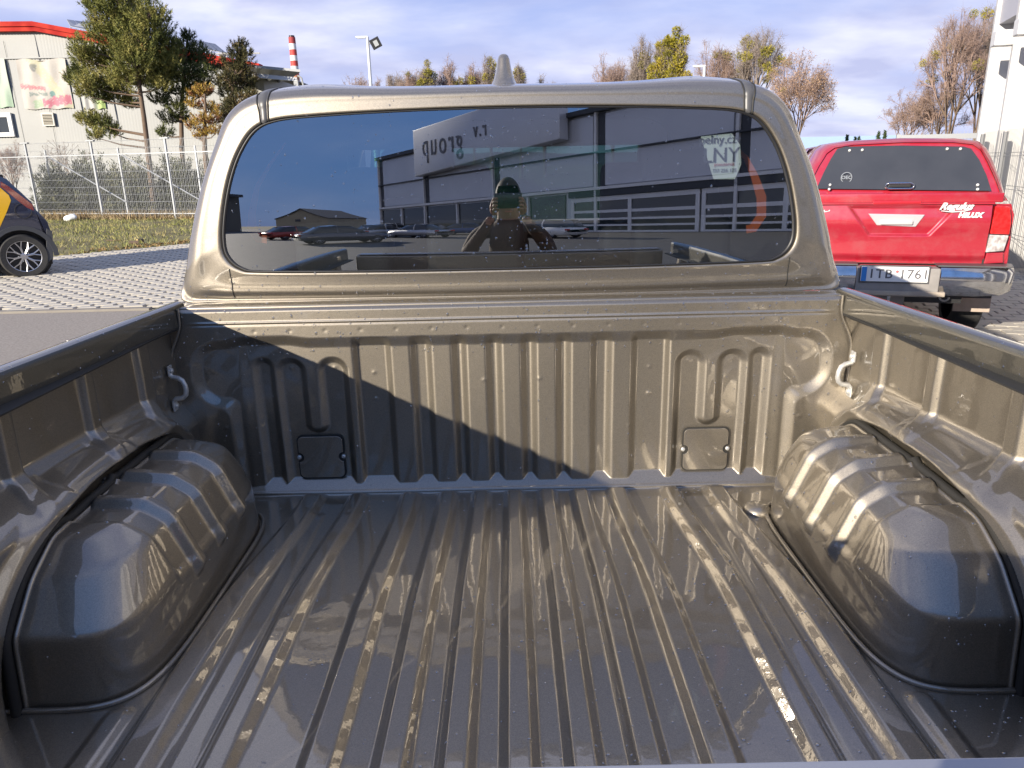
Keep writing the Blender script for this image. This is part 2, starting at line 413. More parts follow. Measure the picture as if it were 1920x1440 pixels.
def signed(v, e): return np.sign(v) * np.abs(v) ** e

for S in (-1, 1):
    ys = np.linspace(YB, 0.005, 330); zs = np.linspace(FZ - 0.02, 1.315, 210)
    Yg, Zg = np.meshgrid(ys, zs, indexing='ij')
    xp = rail_x(Yg) + 0.030
    fz = 0.055 * ss(Yg, -0.16, -0.075)
    x = xp - (xp - 0.800) * (1 - ss(Zg, 1.085 - fz, 1.155 - fz))
    x -= 0.008 * np.exp(-((Zg - 1.10) / 0.03) ** 2) * ss(-Yg, 0.10, 0.2)
    rb = np.zeros_like(x)
    for yc, hw in ((-0.150, 0.020), (-0.355, 0.013), (-0.592, 0.015), (-0.86, 0.015), (-1.12, 0.015), (-1.33, 0.015)):
        yy = yc - 0.05 * ss(-Zg, -1.15, -1.08)
        rb = np.maximum(rb, ss(Yg, yy - hw - 0.010, yy - hw) * (1 - ss(Yg, yy + hw, yy + hw + 0.010)))
    x -= 0.013 * rb * ss(Zg, 1.09, 1.14) * (1 - ss(Zg, 1.31, 1.32))
    # shallow pressed facets above the arch
    x += 0.006 * inside(rbox(Yg, Zg, -0.335, -0.19, 1.095, 1.128, 0.012), 0.012) + 0.006 * inside(rbox(Yg, Zg, -0.56, -0.40, 1.10, 1.135, 0.012), 0.012)
    d = (arch_g(Yg, Zg) - 1) * 0.27
    x -= 0.016 * ss(d, 0.012, 0.022) * (1 - ss(d, 0.034, 0.060)) * (Zg > FZ - 0.1)
    x += 0.012 * (1 - ss(d, 0.002, 0.012))
    # corner blend at the front and a recess step behind the hook
    x += 0.003 * np.sin(Yg * 7 + S) * np.sin(Zg * 12)
    Ps = np.stack([S * x, Yg, Zg], -1)
    grid('bed_side_panel', Ps, BR, truck, flip=(S > 0))
    drops_on(Ps, 420 if S > 0 else 130, 0.0007, 0.0025, sel=lambda p: 1.0 * (p[..., 1] > -0.75), out=-1.0 * S)
    # bed rail: rounded cap and flat inner face, hem at the lower edge
    prof = [(0.004, 1.283), (0.000, 1.2845), (0.000, 1.290), (0.001, 1.325), (0.0015, 1.333), (0.004, 1.3375), (0.009, 1.340), (0.018, 1.3415), (0.030, 1.340), (0.045, 1.333), (0.060, 1.318), (0.075, 1.28), (0.106, 1.15), (0.112, 1.00), (0.112, 0.80), (0.09, 0.62), (0.03, 0.52)]
    ys2 = np.linspace(YB - 0.03, 0.035, 60)
    Pr = np.zeros((len(ys2), len(prof), 3))
    for i, y in enumerate(ys2):
        rx = rail_x(y)
        for j, (dx_, z) in enumerate(prof): Pr[i, j] = (S * (rx + dx_), y, z)
    # rear wheel opening is cut by leaving out low faces near the axle
    F = grid_faces(len(ys2), len(prof)); cen = Pr.reshape(-1, 3)[F].mean(1)
    RC = 12
    grid('bed_rail', Pr[:, :RC], RAILSHADE, truck, flip=(S < 0)).data.set_sharp_from_angle(angle=math.radians(28))
    keep = (np.arange(len(F)) % (len(prof) - 1) >= RC - 1) & ~((np.hypot(cen[:, 1] + 0.43, cen[:, 2] - 0.42) < 0.44) & (cen[:, 2] < 0.86))
    F = F[keep]
    if S < 0: F = F[:, ::-1]
    oo = raw('bed_outer_side', Pr.reshape(-1, 3), np.ascontiguousarray(F), BR, truck, True); oo.data.set_sharp_from_angle(angle=math.radians(28))
    drops_on(Pr[:, 1:7], 110, 0.0008, 0.0025, out=1.0 if S > 0 else -1.0)
    # irregular wet hem line / sealer under the rail
    mb = MB(); pts = []
    for i in range(90):
        y = 0.0 - i * 0.0158
        pts.append((S * (rail_x(y) + 0.002), y, 1.2825 - 0.0012 * random.random()))
    mb.tube(pts, [0.0016 + 0.0014 * random.random() for _ in pts], 5)
    mb.build('rail_sealer_bead', BLACK, truck, 60)
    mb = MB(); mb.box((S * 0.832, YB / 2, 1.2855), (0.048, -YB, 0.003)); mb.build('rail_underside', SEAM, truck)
    # wheelhouse (superquadric, softer towards the tail)
    nu, nv = 300, 150
    q_ = np.linspace(-1, 1, 6001); c_ = np.sign(q_) * np.abs(q_) ** 2.6; fp = np.sort(np.concatenate([np.arccos(np.clip(-c_, -1, 1)), np.linspace(0, math.pi, 3001), np.linspace(0, .05, 2000) ** 2, math.pi - np.linspace(0, .05, 2000) ** 2]))
    ex = np.abs(np.sin(fp)) ** (2 / 5.2) * .212; ey = -np.sign(np.cos(fp)) * np.abs(np.cos(fp)) ** (2 / 5.2) * .36
    al = np.concatenate([[0], np.cumsum(np.hypot(np.diff(ex), np.diff(ey)))]); ph = np.interp(np.linspace(0, al[-1], nu), al, fp)[:, None]; v = np.linspace(0, 1, nv)
    def prof_curve(pts):
        """rounded section of the housing: radius fraction and height fraction along v"""
        P_ = np.array(pts, float); L_ = np.concatenate([[0], np.cumsum(np.hypot(*np.diff(P_, axis=0).T))]); L_ /= L_[-1]
        fine = np.linspace(0, 1, 800); r_ = np.interp(fine, L_, P_[:, 0]); z_ = np.interp(fine, L_, P_[:, 1])
        k_ = np.hanning(91); k_ /= k_.sum()
        rp = np.pad(r_, 45, mode='reflect', reflect_type='odd'); zp = np.pad(z_, 45, mode='reflect', reflect_type='odd')
        r_ = np.convolve(rp, k_, 'valid'); z_ = np.convolve(zp, k_, 'valid')
        return np.interp(v, fine, r_), np.interp(v, fine, z_)
    rR, zR = prof_curve([(1, 0), (.975, .52), (.80, .80), (.60, .97), (0, 1.0)])
    rF, zF = prof_curve([(1, 0), (.985, .66), (.90, .90), (.76, 1.0), (0, 1.0)])
    rI, zI = prof_curve([(1, 0), (.955, .52), (.80, .86), (.60, .985), (0, 1.03)])
    cph = np.cos(ph); sph = np.sin(ph)
    wi = sph ** 2; wr = np.where(cph > 0, cph ** 2, 0); wf = np.where(cph <= 0, cph ** 2, 0)
    rr = wi * rI[None] + wr * rR[None] + wf * rF[None]; zz = wi * zI[None] + wr * zR[None] + wf * zF[None]
    ne = 5.2 - 1.6 * ss(v, 0.3, 0.8)[None]
    yq = -signed(cph, 1) ; yq = -np.sign(cph) * np.abs(cph) ** (2 / ne) * rr; xq = np.abs(sph) ** (2 / ne) * rr; zq = zz
    ya = np.where(yq < 0, AR, AF)
    yw_ = AY + yq * ya * 0.965; xw = 0.812 - xq * 0.212; zw = FZ + zq * (AH - 0.014)
    Pq = np.stack([xw, yw_, zw], -1)
    gu = np.gradient(Pq, axis=0); gv = np.gradient(Pq, axis=1); nn = np.cross(gu, gv); nn /= np.maximum(np.linalg.norm(nn, axis=-1, keepdims=True), 1e-9)
    if nn[nu // 2, nv // 3, 0] > 0: nn = -nn
    rbw = np.zeros_like(xw)
    for yc in (-0.285, -0.402, -0.516):
        zlow = 0.905
        rbw = np.maximum(rbw, np.clip((yw_ - yc + 0.024) / 0.015, 0, 1) * (1 - np.clip((yw_ - yc - 0.007) / 0.015, 0, 1)) * ss(zw, zlow, zlow + 0.03) * (1 - ss(xw, 0.775, 0.79)))
    step = 0.007 * ss(yw_, -0.60, -0.585) * ss(zw, 0.93, 0.96)
    Pq = Pq + nn * (0.015 * rbw - step)[..., None]
    Pq[..., 0] *= S
    grid('wheelhouse', Pq, BR, truck, flip=(S > 0))
    drops_on(Pq, 420 if S > 0 else 60, 0.0008, 0.0028, sel=lambda p: 1.0 * (p[..., 2] > 0.9), out=-1.0 * S * (1 if True else 1))
    # weld flange round the wheelhouse foot and dark sealed joint along the arch
    k = np.linspace(0.0, math.pi, 90)
    pts = [(S * (0.812 - abs(math.sin(a)) ** (2 / 5.2) * 0.219), AY - signed(math.cos(a), 2 / 5.2) * (AR if math.cos(a) > 0 else AF) * 0.985, FZ + 0.004) for a in k]
    MB().tube(pts, 0.0050, 8).build('wheelhouse_flange', BR, truck, 60)
    arc = []
    for a in np.linspace(0.02, math.pi - 0.02, 110):
        rear = math.cos(a) > 0; m_ = 2.5 if rear else 3.3
        arc.append((AY - signed(math.cos(a), 2 / m_) * (AR if rear else AF), FZ + abs(math.sin(a)) ** (2 / m_) * AH))
    arc = [(p[1], p[2]) for p in Pq[0, ::3]] + [(p[1], p[2]) for p in Pq[-1, ::-3]]
    MB().tube([(S * 0.794, AY + (y - AY) * 1.03, FZ + (z - FZ) * 1.035) for y, z in arc], 0.0085, 8).build('arch_joint', SEAM, truck, 60)
    MB().tube([(S * 0.785, AY + (y - AY) * 1.0, FZ + (z - FZ) * 1.0) for y, z in arc], 0.0050, 8).build('wheelhouse_rim', BR, truck, 60)
    # corner seam of the front wall
    pts = [(S * (0.806 + 0.034 * float(ss(-z, -1.30, -1.20))), -0.008, z) for z in np.linspace(1.02, 1.33, 30)]
    MB().tube(pts, 0.0035, 8).build('corner_flange', BR, truck, 60)
    # lashing hook
    hk = empty('lashing_hook', (0, 0, 0)); hk.parent = truck
    x0 = S * 0.834; q = -S
    path = [(x0 + q * .002, -.045, 1.190), (x0 + q * .003, -.045, 1.176), (x0 + q * .008, -.046, 1.170), (x0 + q * .024, -.050, 1.168), (x0 + q * .034, -.052, 1.162), (x0 + q * .039, -.053, 1.150), (x0 + q * .040, -.053, 1.138), (x0 + q * .037, -.052, 1.126), (x0 + q * .028, -.050, 1.118), (x0 + q * .010, -.047, 1.115), (x0 + q * .003, -.045, 1.108), (x0 + q * .002, -.045, 1.092)]
    MB().tube(path, 0.0060, 10).build('hook_bar', ZINC, hk, 60)
    for zc in (1.186, 1.097):
        MB().box((x0 + q * .004, -.045, zc), (0.004, 0.020, 0.026)).build('hook_plate', ZINC, hk, bevel=0.0015)
        MB().lathe([(0.0065, 0), (0.0065, q * 0.004), (0.004, q * 0.006)], (x0 + q * .006, -.045, zc), 8, 'x').build('bolt', ZINC, hk)
    # access cover low on the front wall
    cx = S * 0.503; yb = 0.0285
    def cover_outline(g):
        hw, hh, rr_, nr = 0.058 + g, 0.057 + g, 0.014, 0.013 - g
        P = []
        def arc_(cx_, cz_, r, a0, a1, n=6):
            for i in range(n + 1):
                a = a0 + (a1 - a0) * i / n; P.append((cx_ + r * math.cos(a), cz_ + r * math.sin(a)))
        arc_(hw - rr_, hh - rr_, rr_, 0, math.pi / 2); arc_(-hw + rr_, hh - rr_, rr_, math.pi / 2, math.pi)
        arc_(-hw, 0, nr, math.pi / 2, -math.pi / 2, 8)
        arc_(-hw + rr_, -hh + rr_, rr_, math.pi, 1.5 * math.pi); arc_(hw - rr_, -hh + rr_, rr_, 1.5 * math.pi, 2 * math.pi)
        arc_(hw, 0, nr, -math.pi / 2, -1.5 * math.pi, 8)
        return P
    cz = 0.925
    MB().prism([(cx + a, yb, cz + b) for a, b in cover_outline(0.003)], (0, 0, 0), (0, -0.003, 0)).build('cover_gasket', SEAM, truck)
    MB().prism([(cx + a, yb - 0.002, cz + b) for a, b in cover_outline(0)], (0, 0, 0), (0, -0.004, 0)).build('access_cover', BR, truck, bevel=0.0012)
    for q_ in (-1, 1):
        MB().lathe([(0.0055, 0), (0.0055, -0.004), (0.003, -0.006)], (cx + q_ * 0.058, yb, cz), 12, 'y').build('screw', ZINC, truck)
    # tie-down ring by the right wheelhouse only
    if S > 0:
        MB().lathe([(.034, 0), (.033, .008), (.026, .016), (.012, .020), (.002, .021)], (0.588, -0.150, FZ), 24).build('floor_plug', BR, truck, 60)

# ---- tailgate
tg = MB(); tg.box((0, YB - 0.032, 1.061), (1.60, 0.062, 0.488)); tg.build('tailgate', BR, truck, 40, bevel=0.010)
MB().box((0, YB - 0.027, 1.3075), (1.56, 0.060, 0.005)).build('tailgate_cap', mat('pale_top_strip', (0.30, 0.31, 0.34), 0.25, 0.3, 0.6), truck, bevel=0.0015)  # pale blue-grey strip along the tailgate top
MB().box((0, YB - 0.12, 0.60), (1.75, 0.17, 0.16)).build('rear_bumper', DARKTRIM, truck, 40, bevel=0.02)
for S in (-1, 1):
    MB().box((S * 0.90, YB - 0.015, 1.05), (0.10, 0.09, 0.36)).build('tail_light', mat('lamp_red', (0.4, 0.01, 0.01), 0.15, 0, 1), truck, 40, bevel=0.012)

# ---- cab shell
Wc = [(0, 1.404), (.3, 1.404), (.6, 1.407), (.665, 1.415), (.698, 1.445), (.703, 1.49), (.69, 1.56), (.668, 1.63), (.638, 1.69), (.597, 1.738), (.545, 1.758), (.45, 1.766), (.25, 1.773), (0, 1.776)]
Sc = [(0, 1.322), (.33, 1.322), (.66, 1.322), (.77, 1.322), (.852, 1.332), (.832, 1.43), (.800, 1.53), (.766, 1.62), (.725, 1.705), (.680, 1.785), (.604, 1.828), (.47, 1.841), (.25, 1.835), (0, 1.835)]
def closed(half, n=7):
    P = [Vector((x, 0, z)) for x, z in half]
    full = P + [Vector((-p.x, 0, p.z)) for p in P[-2:0:-1]]
    m_ = len(full); out_ = []
    for i in range(m_):
        p0, p1, p2, p3 = full[i - 1], full[i], full[(i + 1) % m_], full[(i + 2) % m_]
        for k in range(n):
            t_ = k / n
            out_.append(0.5 * ((2 * p1) + (p2 - p0) * t_ + (2 * p0 - 5 * p1 + 4 * p2 - p3) * t_ * t_ + (3 * p1 - p0 - 3 * p2 + p3) * t_ ** 3))
    return np.array([(p.x, p.z) for p in out_])
NS = 7
Wp = closed(Wc, NS); Sp = closed(Sc, NS)
ctr = np.array([0, 1.59])
def yw(P):
    z = P[:, 1]; t_ = np.clip((z - 1.44) / 0.11, 0, 1)       # the pane stands upright at its foot and leans forward above
    return 0.062 + 0.012 * (z - 1.404) + 0.032 * (0.11 * (t_ ** 3 - t_ ** 4 / 2) + np.maximum(z - 1.55, 0)) + 0.045 * P[:, 0] ** 2
def lerp(a, b, t_): return a + (b - a) * t_
def ring(P2, y): return np.column_stack([P2[:, 0], y, P2[:, 1]])
Wo = ctr + (Wp - ctr) * np.array([1.012, 1.021])
Wo2 = ctr + (Wp - ctr) * np.array([1.019, 1.032])
lowmask = np.clip((1.40 - Sp[:, 1]) / 0.07, 0, 1)
def outer(sc_, y): return ring(ctr + (Sp - ctr) * sc_ - 0, y)
Rg = [ring(Wo, yw(Wo) + 0.006), ring(Wo2, yw(Wo2) - 0.002)]
for f_ in (0.35, 0.5, 0.62, 0.75, 0.88):
    P = lerp(Wo2, Sp, f_); y = yw(P) + 0.0 + 0.045 * max(0, f_ - 0.5) ** 2 * 4
    y = y + 0.008 * lowmask * math.sin(f_ * math.pi)
    Rg.append(ring(P, y))
Rg.append(ring(Sp, yw(Sp) + 0.065 - 0.035 * lowmask))
S2 = ctr + (Sp - ctr) * np.array([1.018, 1.030]); S2[:, 1] = np.where(lowmask > 0.5, Sp[:, 1], S2[:, 1]); Rg.append(ring(S2, yw(Sp) + 0.13))
S3 = ctr + (Sp - ctr) * np.array([1.035, 1.050]); S3[:, 1] = np.where(lowmask > 0.5, Sp[:, 1], S3[:, 1]); Rg.append(ring(S3, 0.36 + 0 * Sp[:, 0]))
S4 = ctr + (Sp - ctr) * np.array([1.045, 1.055]); S4[:, 1] = np.where(lowmask > 0.5, Sp[:, 1], S4[:, 1]); Rg.append(ring(S4, 1.10 + 0 * Sp[:, 0]))
S5 = ctr + (Sp - ctr) * np.array([1.02, 1.00]); S5[:, 1] = np.where(lowmask > 0.5, Sp[:, 1], S5[:, 1]); Rg.append(ring(S5, 1.45 + 0 * Sp[:, 0]))
Rg = np.array(Rg)                                 # (rings, points, 3)
# refine rings with Catmull-Rom along the loft direction
def refine(R, n=4):
    o_ = []
    m_ = len(R)
    for i in range(m_ - 1):
        p0, p1, p2, p3 = R[max(i - 1, 0)], R[i], R[i + 1], R[min(i + 2, m_ - 1)]
        for k in range(n):
            t_ = k / n
            if i < 1 or i > m_ - 4: o_.append(p1 + (p2 - p1) * t_)
            else: o_.append(0.5 * ((2 * p1) + (p2 - p0) * t_ + (2 * p0 - 5 * p1 + 4 * p2 - p3) * t_ * t_ + (3 * p1 - p0 - 3 * p2 + p3) * t_ ** 3))
    o_.append(R[-1]); return np.array(o_)
Rf = refine(Rg)
# raised outer edges of the roof pressing
hump = np.exp(-((np.abs(Rf[..., 0]) - 0.46) / 0.07) ** 2) * (Rf[..., 2] > 1.80) * ss(Rf[..., 1], 0.10, 0.20)
Rf[..., 2] += 0.004 * hump
Cab = np.transpose(Rf, (1, 0, 2))
grid('cab_shell', Cab, BR, truck, closed_u=True, flip=True)
low = Cab[:, :34]
drops_on(Cab[:, 2:30], 620, 0.0008, 0.0030, sel=lambda p: 0.15 + 1.5 * (p[..., 2] < 1.40) + 0.5 * (p[..., 2] > 1.8), out=-1.0)

def band(name, i0, i1, r0, r1, m, off, parent=truck):
    """a strip lying on the cab shell between outline indices i0..i1 and rings r0..r1"""
    idx = np.arange(i0, i1 + 1) % Cab.shape[0]
    P = Cab[idx][:, r0:r1 + 1]
    g1 = np.gradient(P, axis=0); g2 = np.gradient(P, axis=1); nn = np.cross(g1, g2); nn /= np.maximum(np.linalg.norm(nn, axis=-1, keepdims=True), 1e-9)
    c0 = np.array([0, 0.8, 1.55]); s_ = np.sign(((P - c0) * nn).sum(-1).mean())
    Q = P + nn * s_ * off
    V = np.concatenate([Q.reshape(-1, 3), (P - nn * s_ * 0.003).reshape(-1, 3)])
    nu, nv = P.shape[:2]; F = grid_faces(nu, nv); n0 = nu * nv
    FF = [tuple(f) for f in F] + [tuple(f[::-1] + n0) for f in F]
    for a in range(nu - 1):
        for b in (0, nv - 1): p = a * nv + b; q = (a + 1) * nv + b; FF.append((p, q, q + n0, p + n0))
    for b in range(nv - 1):
        for a in (0, nu - 1): p = a * nv + b; q = p + 1; FF.append((p, q, q + n0, p + n0))
    me = bpy.data.meshes.new(name); me.from_pydata([tuple(v) for v in V], [], FF)
    bm = bmesh.new(); bm.from_mesh(me); bmesh.ops.recalc_face_normals(bm, faces=bm.faces); bm.to_mesh(me); bm.free()
    return link(name, me, m, parent, True)

NT = Cab.shape[0]; NR = Cab.shape[1]
iR = 9 * NS + 6                                   # outline index near the window's upper corner
def on_ring(j, x, top=True):
    """point of cab ring j at the given x, on its upper or lower run"""
    R = Cab[:, j]; best = None
    for i in range(NT):
        p, q = R[i], R[(i + 1) % NT]
        if (p[0] - x) * (q[0] - x) <= 0 and abs(q[0] - p[0]) > 1e-6:
            c = p + (q - p) * (x - p[0]) / (q[0] - p[0])
            if best is None or (c[2] > best[2]) == top: best = c
    return best
for S in (-1, 1):
    rows_ = []
    for j in range(3, NR - 6):
        f_ = min(1, (j - 3) / 26); a, b = 0.566 - 0.004 * f_, 0.585 + 0.012 * f_
        rows_.append([on_ring(j, S * lerp(a, b, k / 4)) for k in range(5)])
    P = np.array(rows_)
    nn = np.cross(np.gradient(P, axis=0), np.gradient(P, axis=1)); nn /= np.maximum(np.linalg.norm(nn, axis=-1, keepdims=True), 1e-9)
    s_ = np.sign(((P - np.array([0, 0.8, 1.55])) * nn).sum(-1).mean()); Q = P + nn * s_ * 0.003
    Q[:, 0] -= nn[:, 0] * s_ * 0.006; Q[:, -1] -= nn[:, -1] * s_ * 0.006
    grid('roof_drip_strip', Q, DARKTRIM, truck)
    for c_ in (0, -1): MB().tube([tuple(v) for v in P[:, c_] + nn[:, c_] * s_ * 0.0005], 0.0020, 6).build('drip_strip_edge', SEAM, truck, 60)
    pts = [on_ring(j, S * (0.703 + 0.004 * (j - 5) / 24), top=False) for j in range(5, 28)]
    pts = [tuple(p + np.array([0, -0.0005, 0])) for p in pts if p is not None and 1.336 < p[2] < 1.46]
    if len(pts) > 2: MB().tube(pts, 0.0014, 6).build('panel_seam', SEAM, truck, 60)
for a, b in ((5 * NS, 9 * NS - 3), (NT - 9 * NS + 3, NT - 5 * NS)):
    band('side_window', a, b, NR - 9, NR - 4, DARKGLASS, 0.004)

# rubber seal and rear glass
Sl = np.transpose(np.array([ring(Wp, yw(Wp) + 0.001), ring(lerp(Wp, Wo, 0.5), yw(Wp) - 0.004), ring(Wo, yw(Wo) - 0.001), ring(lerp(Wo, Wo2, .6), yw(Wo) + 0.006)]), (1, 0, 2))
grid('window_seal', Sl, BLACK, truck, closed_u=True, flip=True)
rg_ = []
for f_ in np.linspace(0.0, 1.0, 48):
    P = ctr + (Wp - ctr) * (0.001 + 0.999 * f_) * 1.002
    rg_.append(ring(P, yw(P) + 0.0015))
Gl = np.transpose(np.array(rg_), (1, 0, 2))
win = grid('rear_window', Gl, TINTED, truck, closed_u=True, flip=True)
drops_on(Gl, 460, 0.0010, 0.0028, sel=lambda p: 0.25 + 2.4 * np.exp(-((p[..., 0] - 0.03) / 0.10) ** 2) * (p[..., 2] < 1.75) + 0.6 * (np.abs(p[..., 0] + 0.27) < 0.1), out=-1.0)

# antenna fin
def fin(prof, y0, z0):
    V = []; n = 20
    for (rx, ry, h_, oy) in prof:
        for k in range(n):
            a = 2 * math.pi * k / n; V.append((rx * 1.18 * math.cos(a) - 0.004, y0 + oy + ry * math.sin(a), z0 + h_ * 0.93))
    F = [(i * n + k, i * n + (k + 1) % n, (i + 1) * n + (k + 1) % n, (i + 1) * n + k) for i in range(len(prof) - 1) for k in range(n)]
    F.append(tuple((len(prof) - 1) * n + k for k in range(n)))
    me = bpy.data.meshes.new('antenna'); me.from_pydata(V, [], F); return link('antenna', me, BR, truck, True)
fin([(.033, .062, -.008, 0), (.0315, .060, .002, 0), (.027, .052, .008, .002), (.0225, .044, .020, .004), (.0185, .036, .036, .008), (.0155, .029, .054, .012), (.0130, .022, .072, .014), (.0105, .016, .081, .015), (.006, .009, .0855, .016), (.001, .001, .0865, .016)], 0.24, 1.838)

# cabin lining, seats, straps, windscreen
ins = np.array([ring(ctr + (Sp - ctr) * k_, y + 0 * Sp[:, 0]) for k_, y in ((0.93, 0.12), (0.95, 0.2), (0.95, 0.8), (0.95, 1.44))])
grid('cabin_lining', np.transpose(ins, (1, 0, 2)), CABIN, truck, closed_u=True)
MB().box((0, 0.22, 1.10), (1.5, 0.14, 0.56)).build('rear_seat', CABIN, truck, 40, bevel=0.03)
for x_ in (-0.44, -0.09, 0.46):
    MB().box((x_, 0.24, 1.43), (0.26, 0.09, 0.16)).build('headrest', CABIN, truck, 40, bevel=0.03)
for x_ in (-0.32, 0.60):
    MB().box((x_, 1.02, 1.30), (0.52, 0.12, 0.70)).build('front_seat', CABIN, truck, 40, bevel=0.04)
    MB().box((x_, 1.00, 1.62), (0.26, 0.09, 0.18)).build('front_headrest', CABIN, truck, 40, bevel=0.03)
def strap(px, Yd):
    P = [at(a, b, Yd) for a, b, _ in px]; W_ = [c for _, _, c in px]
    V = []
    for i, p in enumerate(P):
        d = (P[min(i + 1, len(P) - 1)] - P[max(i - 1, 0)]).normalized(); s_ = Vector((d.z, 0, -d.x)).normalized() * W_[i]
        V += [p + s_, p - s_, p - s_ + Vector((0, .004, 0)), p + s_ + Vector((0, .004, 0))]
    F = []
    for i in range(len(P) - 1):
        for k in range(4): F.append((i * 4 + k, i * 4 + (k + 1) % 4, i * 4 + 4 + (k + 1) % 4, i * 4 + 4 + k))
    me = bpy.data.meshes.new('seat_strap'); me.from_pydata([tuple(v) for v in V], [], F); return link('seat_strap', me, ORANGE, truck)
strap([(535, 268, .002), (505, 310, .004), (482, 350, .006), (472, 400, .009), (472, 430, .012), (485, 447, .012), (500, 449, .010)], 0.16)
strap([(1372, 268, .002), (1398, 295, .006), (1415, 330, .009), (1428, 370, .012), (1428, 405, .012), (1412, 428, .012), (1400, 430, .010)], 0.16)
# windscreen and dashboard
wf = [(-.66, 1.40), (.66, 1.40), (.56, 1.745), (-.56, 1.745)]
MB().prism([(x_, 1.75 - (z_ - 1.40) * 0.9, z_) for x_, z_ in wf], (0, 0, 0), (0, 0.006, 0.004)).build('windscreen', CLEAR, truck)
MB().box((0, 1.55, 1.33), (1.50, 0.42, 0.10)).build('dashboard', CABIN, truck, 40, bevel=0.02)
for S in (-1, 1):
    MB().tube([(S * .80, 1.72, 1.36), (S * .62, 1.43, 1.78)], 0.045, 8).build('front_pillar', BR, truck, 60)
for S in (-1, 1): MB().box((S * .735, 1.58, 1.52), (.16, .42, .52)).build('pillar_trim', CABIN, truck)
MB().box((0, 1.43, 1.775), (1.36, 0.07, 0.115)).build('windscreen_header', BR, truck, 40, bevel=0.015)
# price sheet hanging behind the glass at the right
sh = [at(a, b, 0.125) for a, b in ((1314, 256), (1372, 250), (1388, 272), (1390, 308), (1378, 336), (1338, 336))]
paper = MB().prism(sh, (0, 0, 0), (0, 0.002, 0)).build('price_sheet', PAPER, truck)
pr = (Vector(sh[1]) - Vector(sh[0])); pr.z = 0
text_obj('sheet_text', 'pelny.cz', 0.029, INK, paper, face_mat(tuple(at(1346, 262, 0.121)), (1, 0.03, 0.01), (0, 0.05, 1)), 0.0003)
text_obj('sheet_text', 'LNY', 0.050, INK, paper, face_mat(tuple(at(1352, 292, 0.121)), (1, 0.03, 0.01), (0, 0.05, 1)), 0.0003)
text_obj('sheet_text', 'pneuservis', 0.012, REDINK, paper, face_mat(tuple(at(1358, 308, 0.121)), (1, 0.03, 0.01), (0, 0.05, 1)), 0.0003)
text_obj('sheet_text', '737 256 125', 0.012, INK, paper, face_mat(tuple(at(1358, 320, 0.121)), (1, 0.03, 0.01), (0, 0.05, 1)), 0.0003)

# lower cab, bonnet, wheels
def body_loft(name, st, m, parent, smooth=True):
    """st: list of (y, halfwidth_low, halfwidth_mid, halfwidth_top, z_low, z_mid, z_top)"""
    R_ = []
    for (y, wl, wm, wt, zl, zm, zt) in st:
        h = [(0, zl), (wl * .8, zl), (wl, zl + .03), (wm, zl + (zm - zl) * .4), (wm, zm), (wt, zt - .02), (wt * .8, zt), (0, zt + .01)]
        full = h + [(-a, b) for a, b in h[-2:0:-1]]
        R_.append([(a, y, b) for a, b in full])
    P = np.transpose(np.array(R_), (1, 0, 2))
    o = grid(name, P, m, parent, closed_u=True, smooth=smooth)
    return o
body_loft('cab_lower', [(0.05, .84, .92, .86, .45, 1.15, 1.315), (0.8, .86, .94, .88, .45, 1.15, 1.315), (1.75, .86, .94, .86, .45, 1.12, 1.315)], BR, truck)
body_loft('bonnet', [(1.75, .86, .94, .80, .45, 1.05, 1.28), (2.5, .86, .94, .78, .45, 1.02, 1.22), (3.0, .84, .90, .70, .5, .95, 1.12), (3.25, .7, .8, .6, .55, .8, .95)], BR, truck)
def wheel(cx, cy, cz, r, wd, side, parent, spokes=10, name='wheel'):
    e = empty(name, (0, 0, 0)); e.parent = parent
    MB().lathe([(r * .66, 0), (r * .66, -wd / 2), (r * .9, -wd / 2), (r * .98, -wd * .38), (r, -wd * .2), (r, wd * .2), (r * .98, wd * .38), (r * .9, wd / 2), (r * .66, wd / 2), (r * .66, 0.001)], (cx, cy, cz), 36, 'x').build('tyre', TYRE, e, 50)
    mb = MB(); xo = cx + side * wd * .40
    for k in range(spokes // 2 * 2):
        a = 2 * math.pi * (k // 2) / (spokes // 2) + (0.13 if k % 2 else -0.13)
        a2 = 2 * math.pi * (k // 2) / (spokes // 2) + (0.26 if k % 2 else -0.26)
        p0 = (xo, cy + r * .12 * math.cos(a), cz + r * .12 * math.sin(a)); p1 = (xo + side * .01, cy + r * .64 * math.cos(a2), cz + r * .64 * math.sin(a2))
        mb.tube([p0, p1], [r * .045, r * .035], 6)
    mb.lathe([(r * .16, 0), (r * .16, side * .03), (r * .08, side * .035)], (xo - side * .01, cy, cz), 16, 'x')
    mb.tube([(xo, cy + r * .66 * math.cos(a), cz + r * .66 * math.sin(a)) for a in np.linspace(0, 2 * math.pi, 37)], r * .022, 6, caps=False)
    mb.build('rim', ALLOY, e, 40)
    MB().lathe([(r * .62, 0), (r * .62, side * .02)], (xo - side * .06, cy, cz), 24, 'x').build('brake_shade', BLACK, e)
    return e
for S in (-1, 1):
    wheel(S * .80, -.43, .38, .38, .24, S, truck); wheel(S * .80, 2.60, .38, .38, .24, S, truck)
MB().box((0, -.2, .60), (1.2, 2.3, .12)).build('chassis_frame', BLACK, truck)

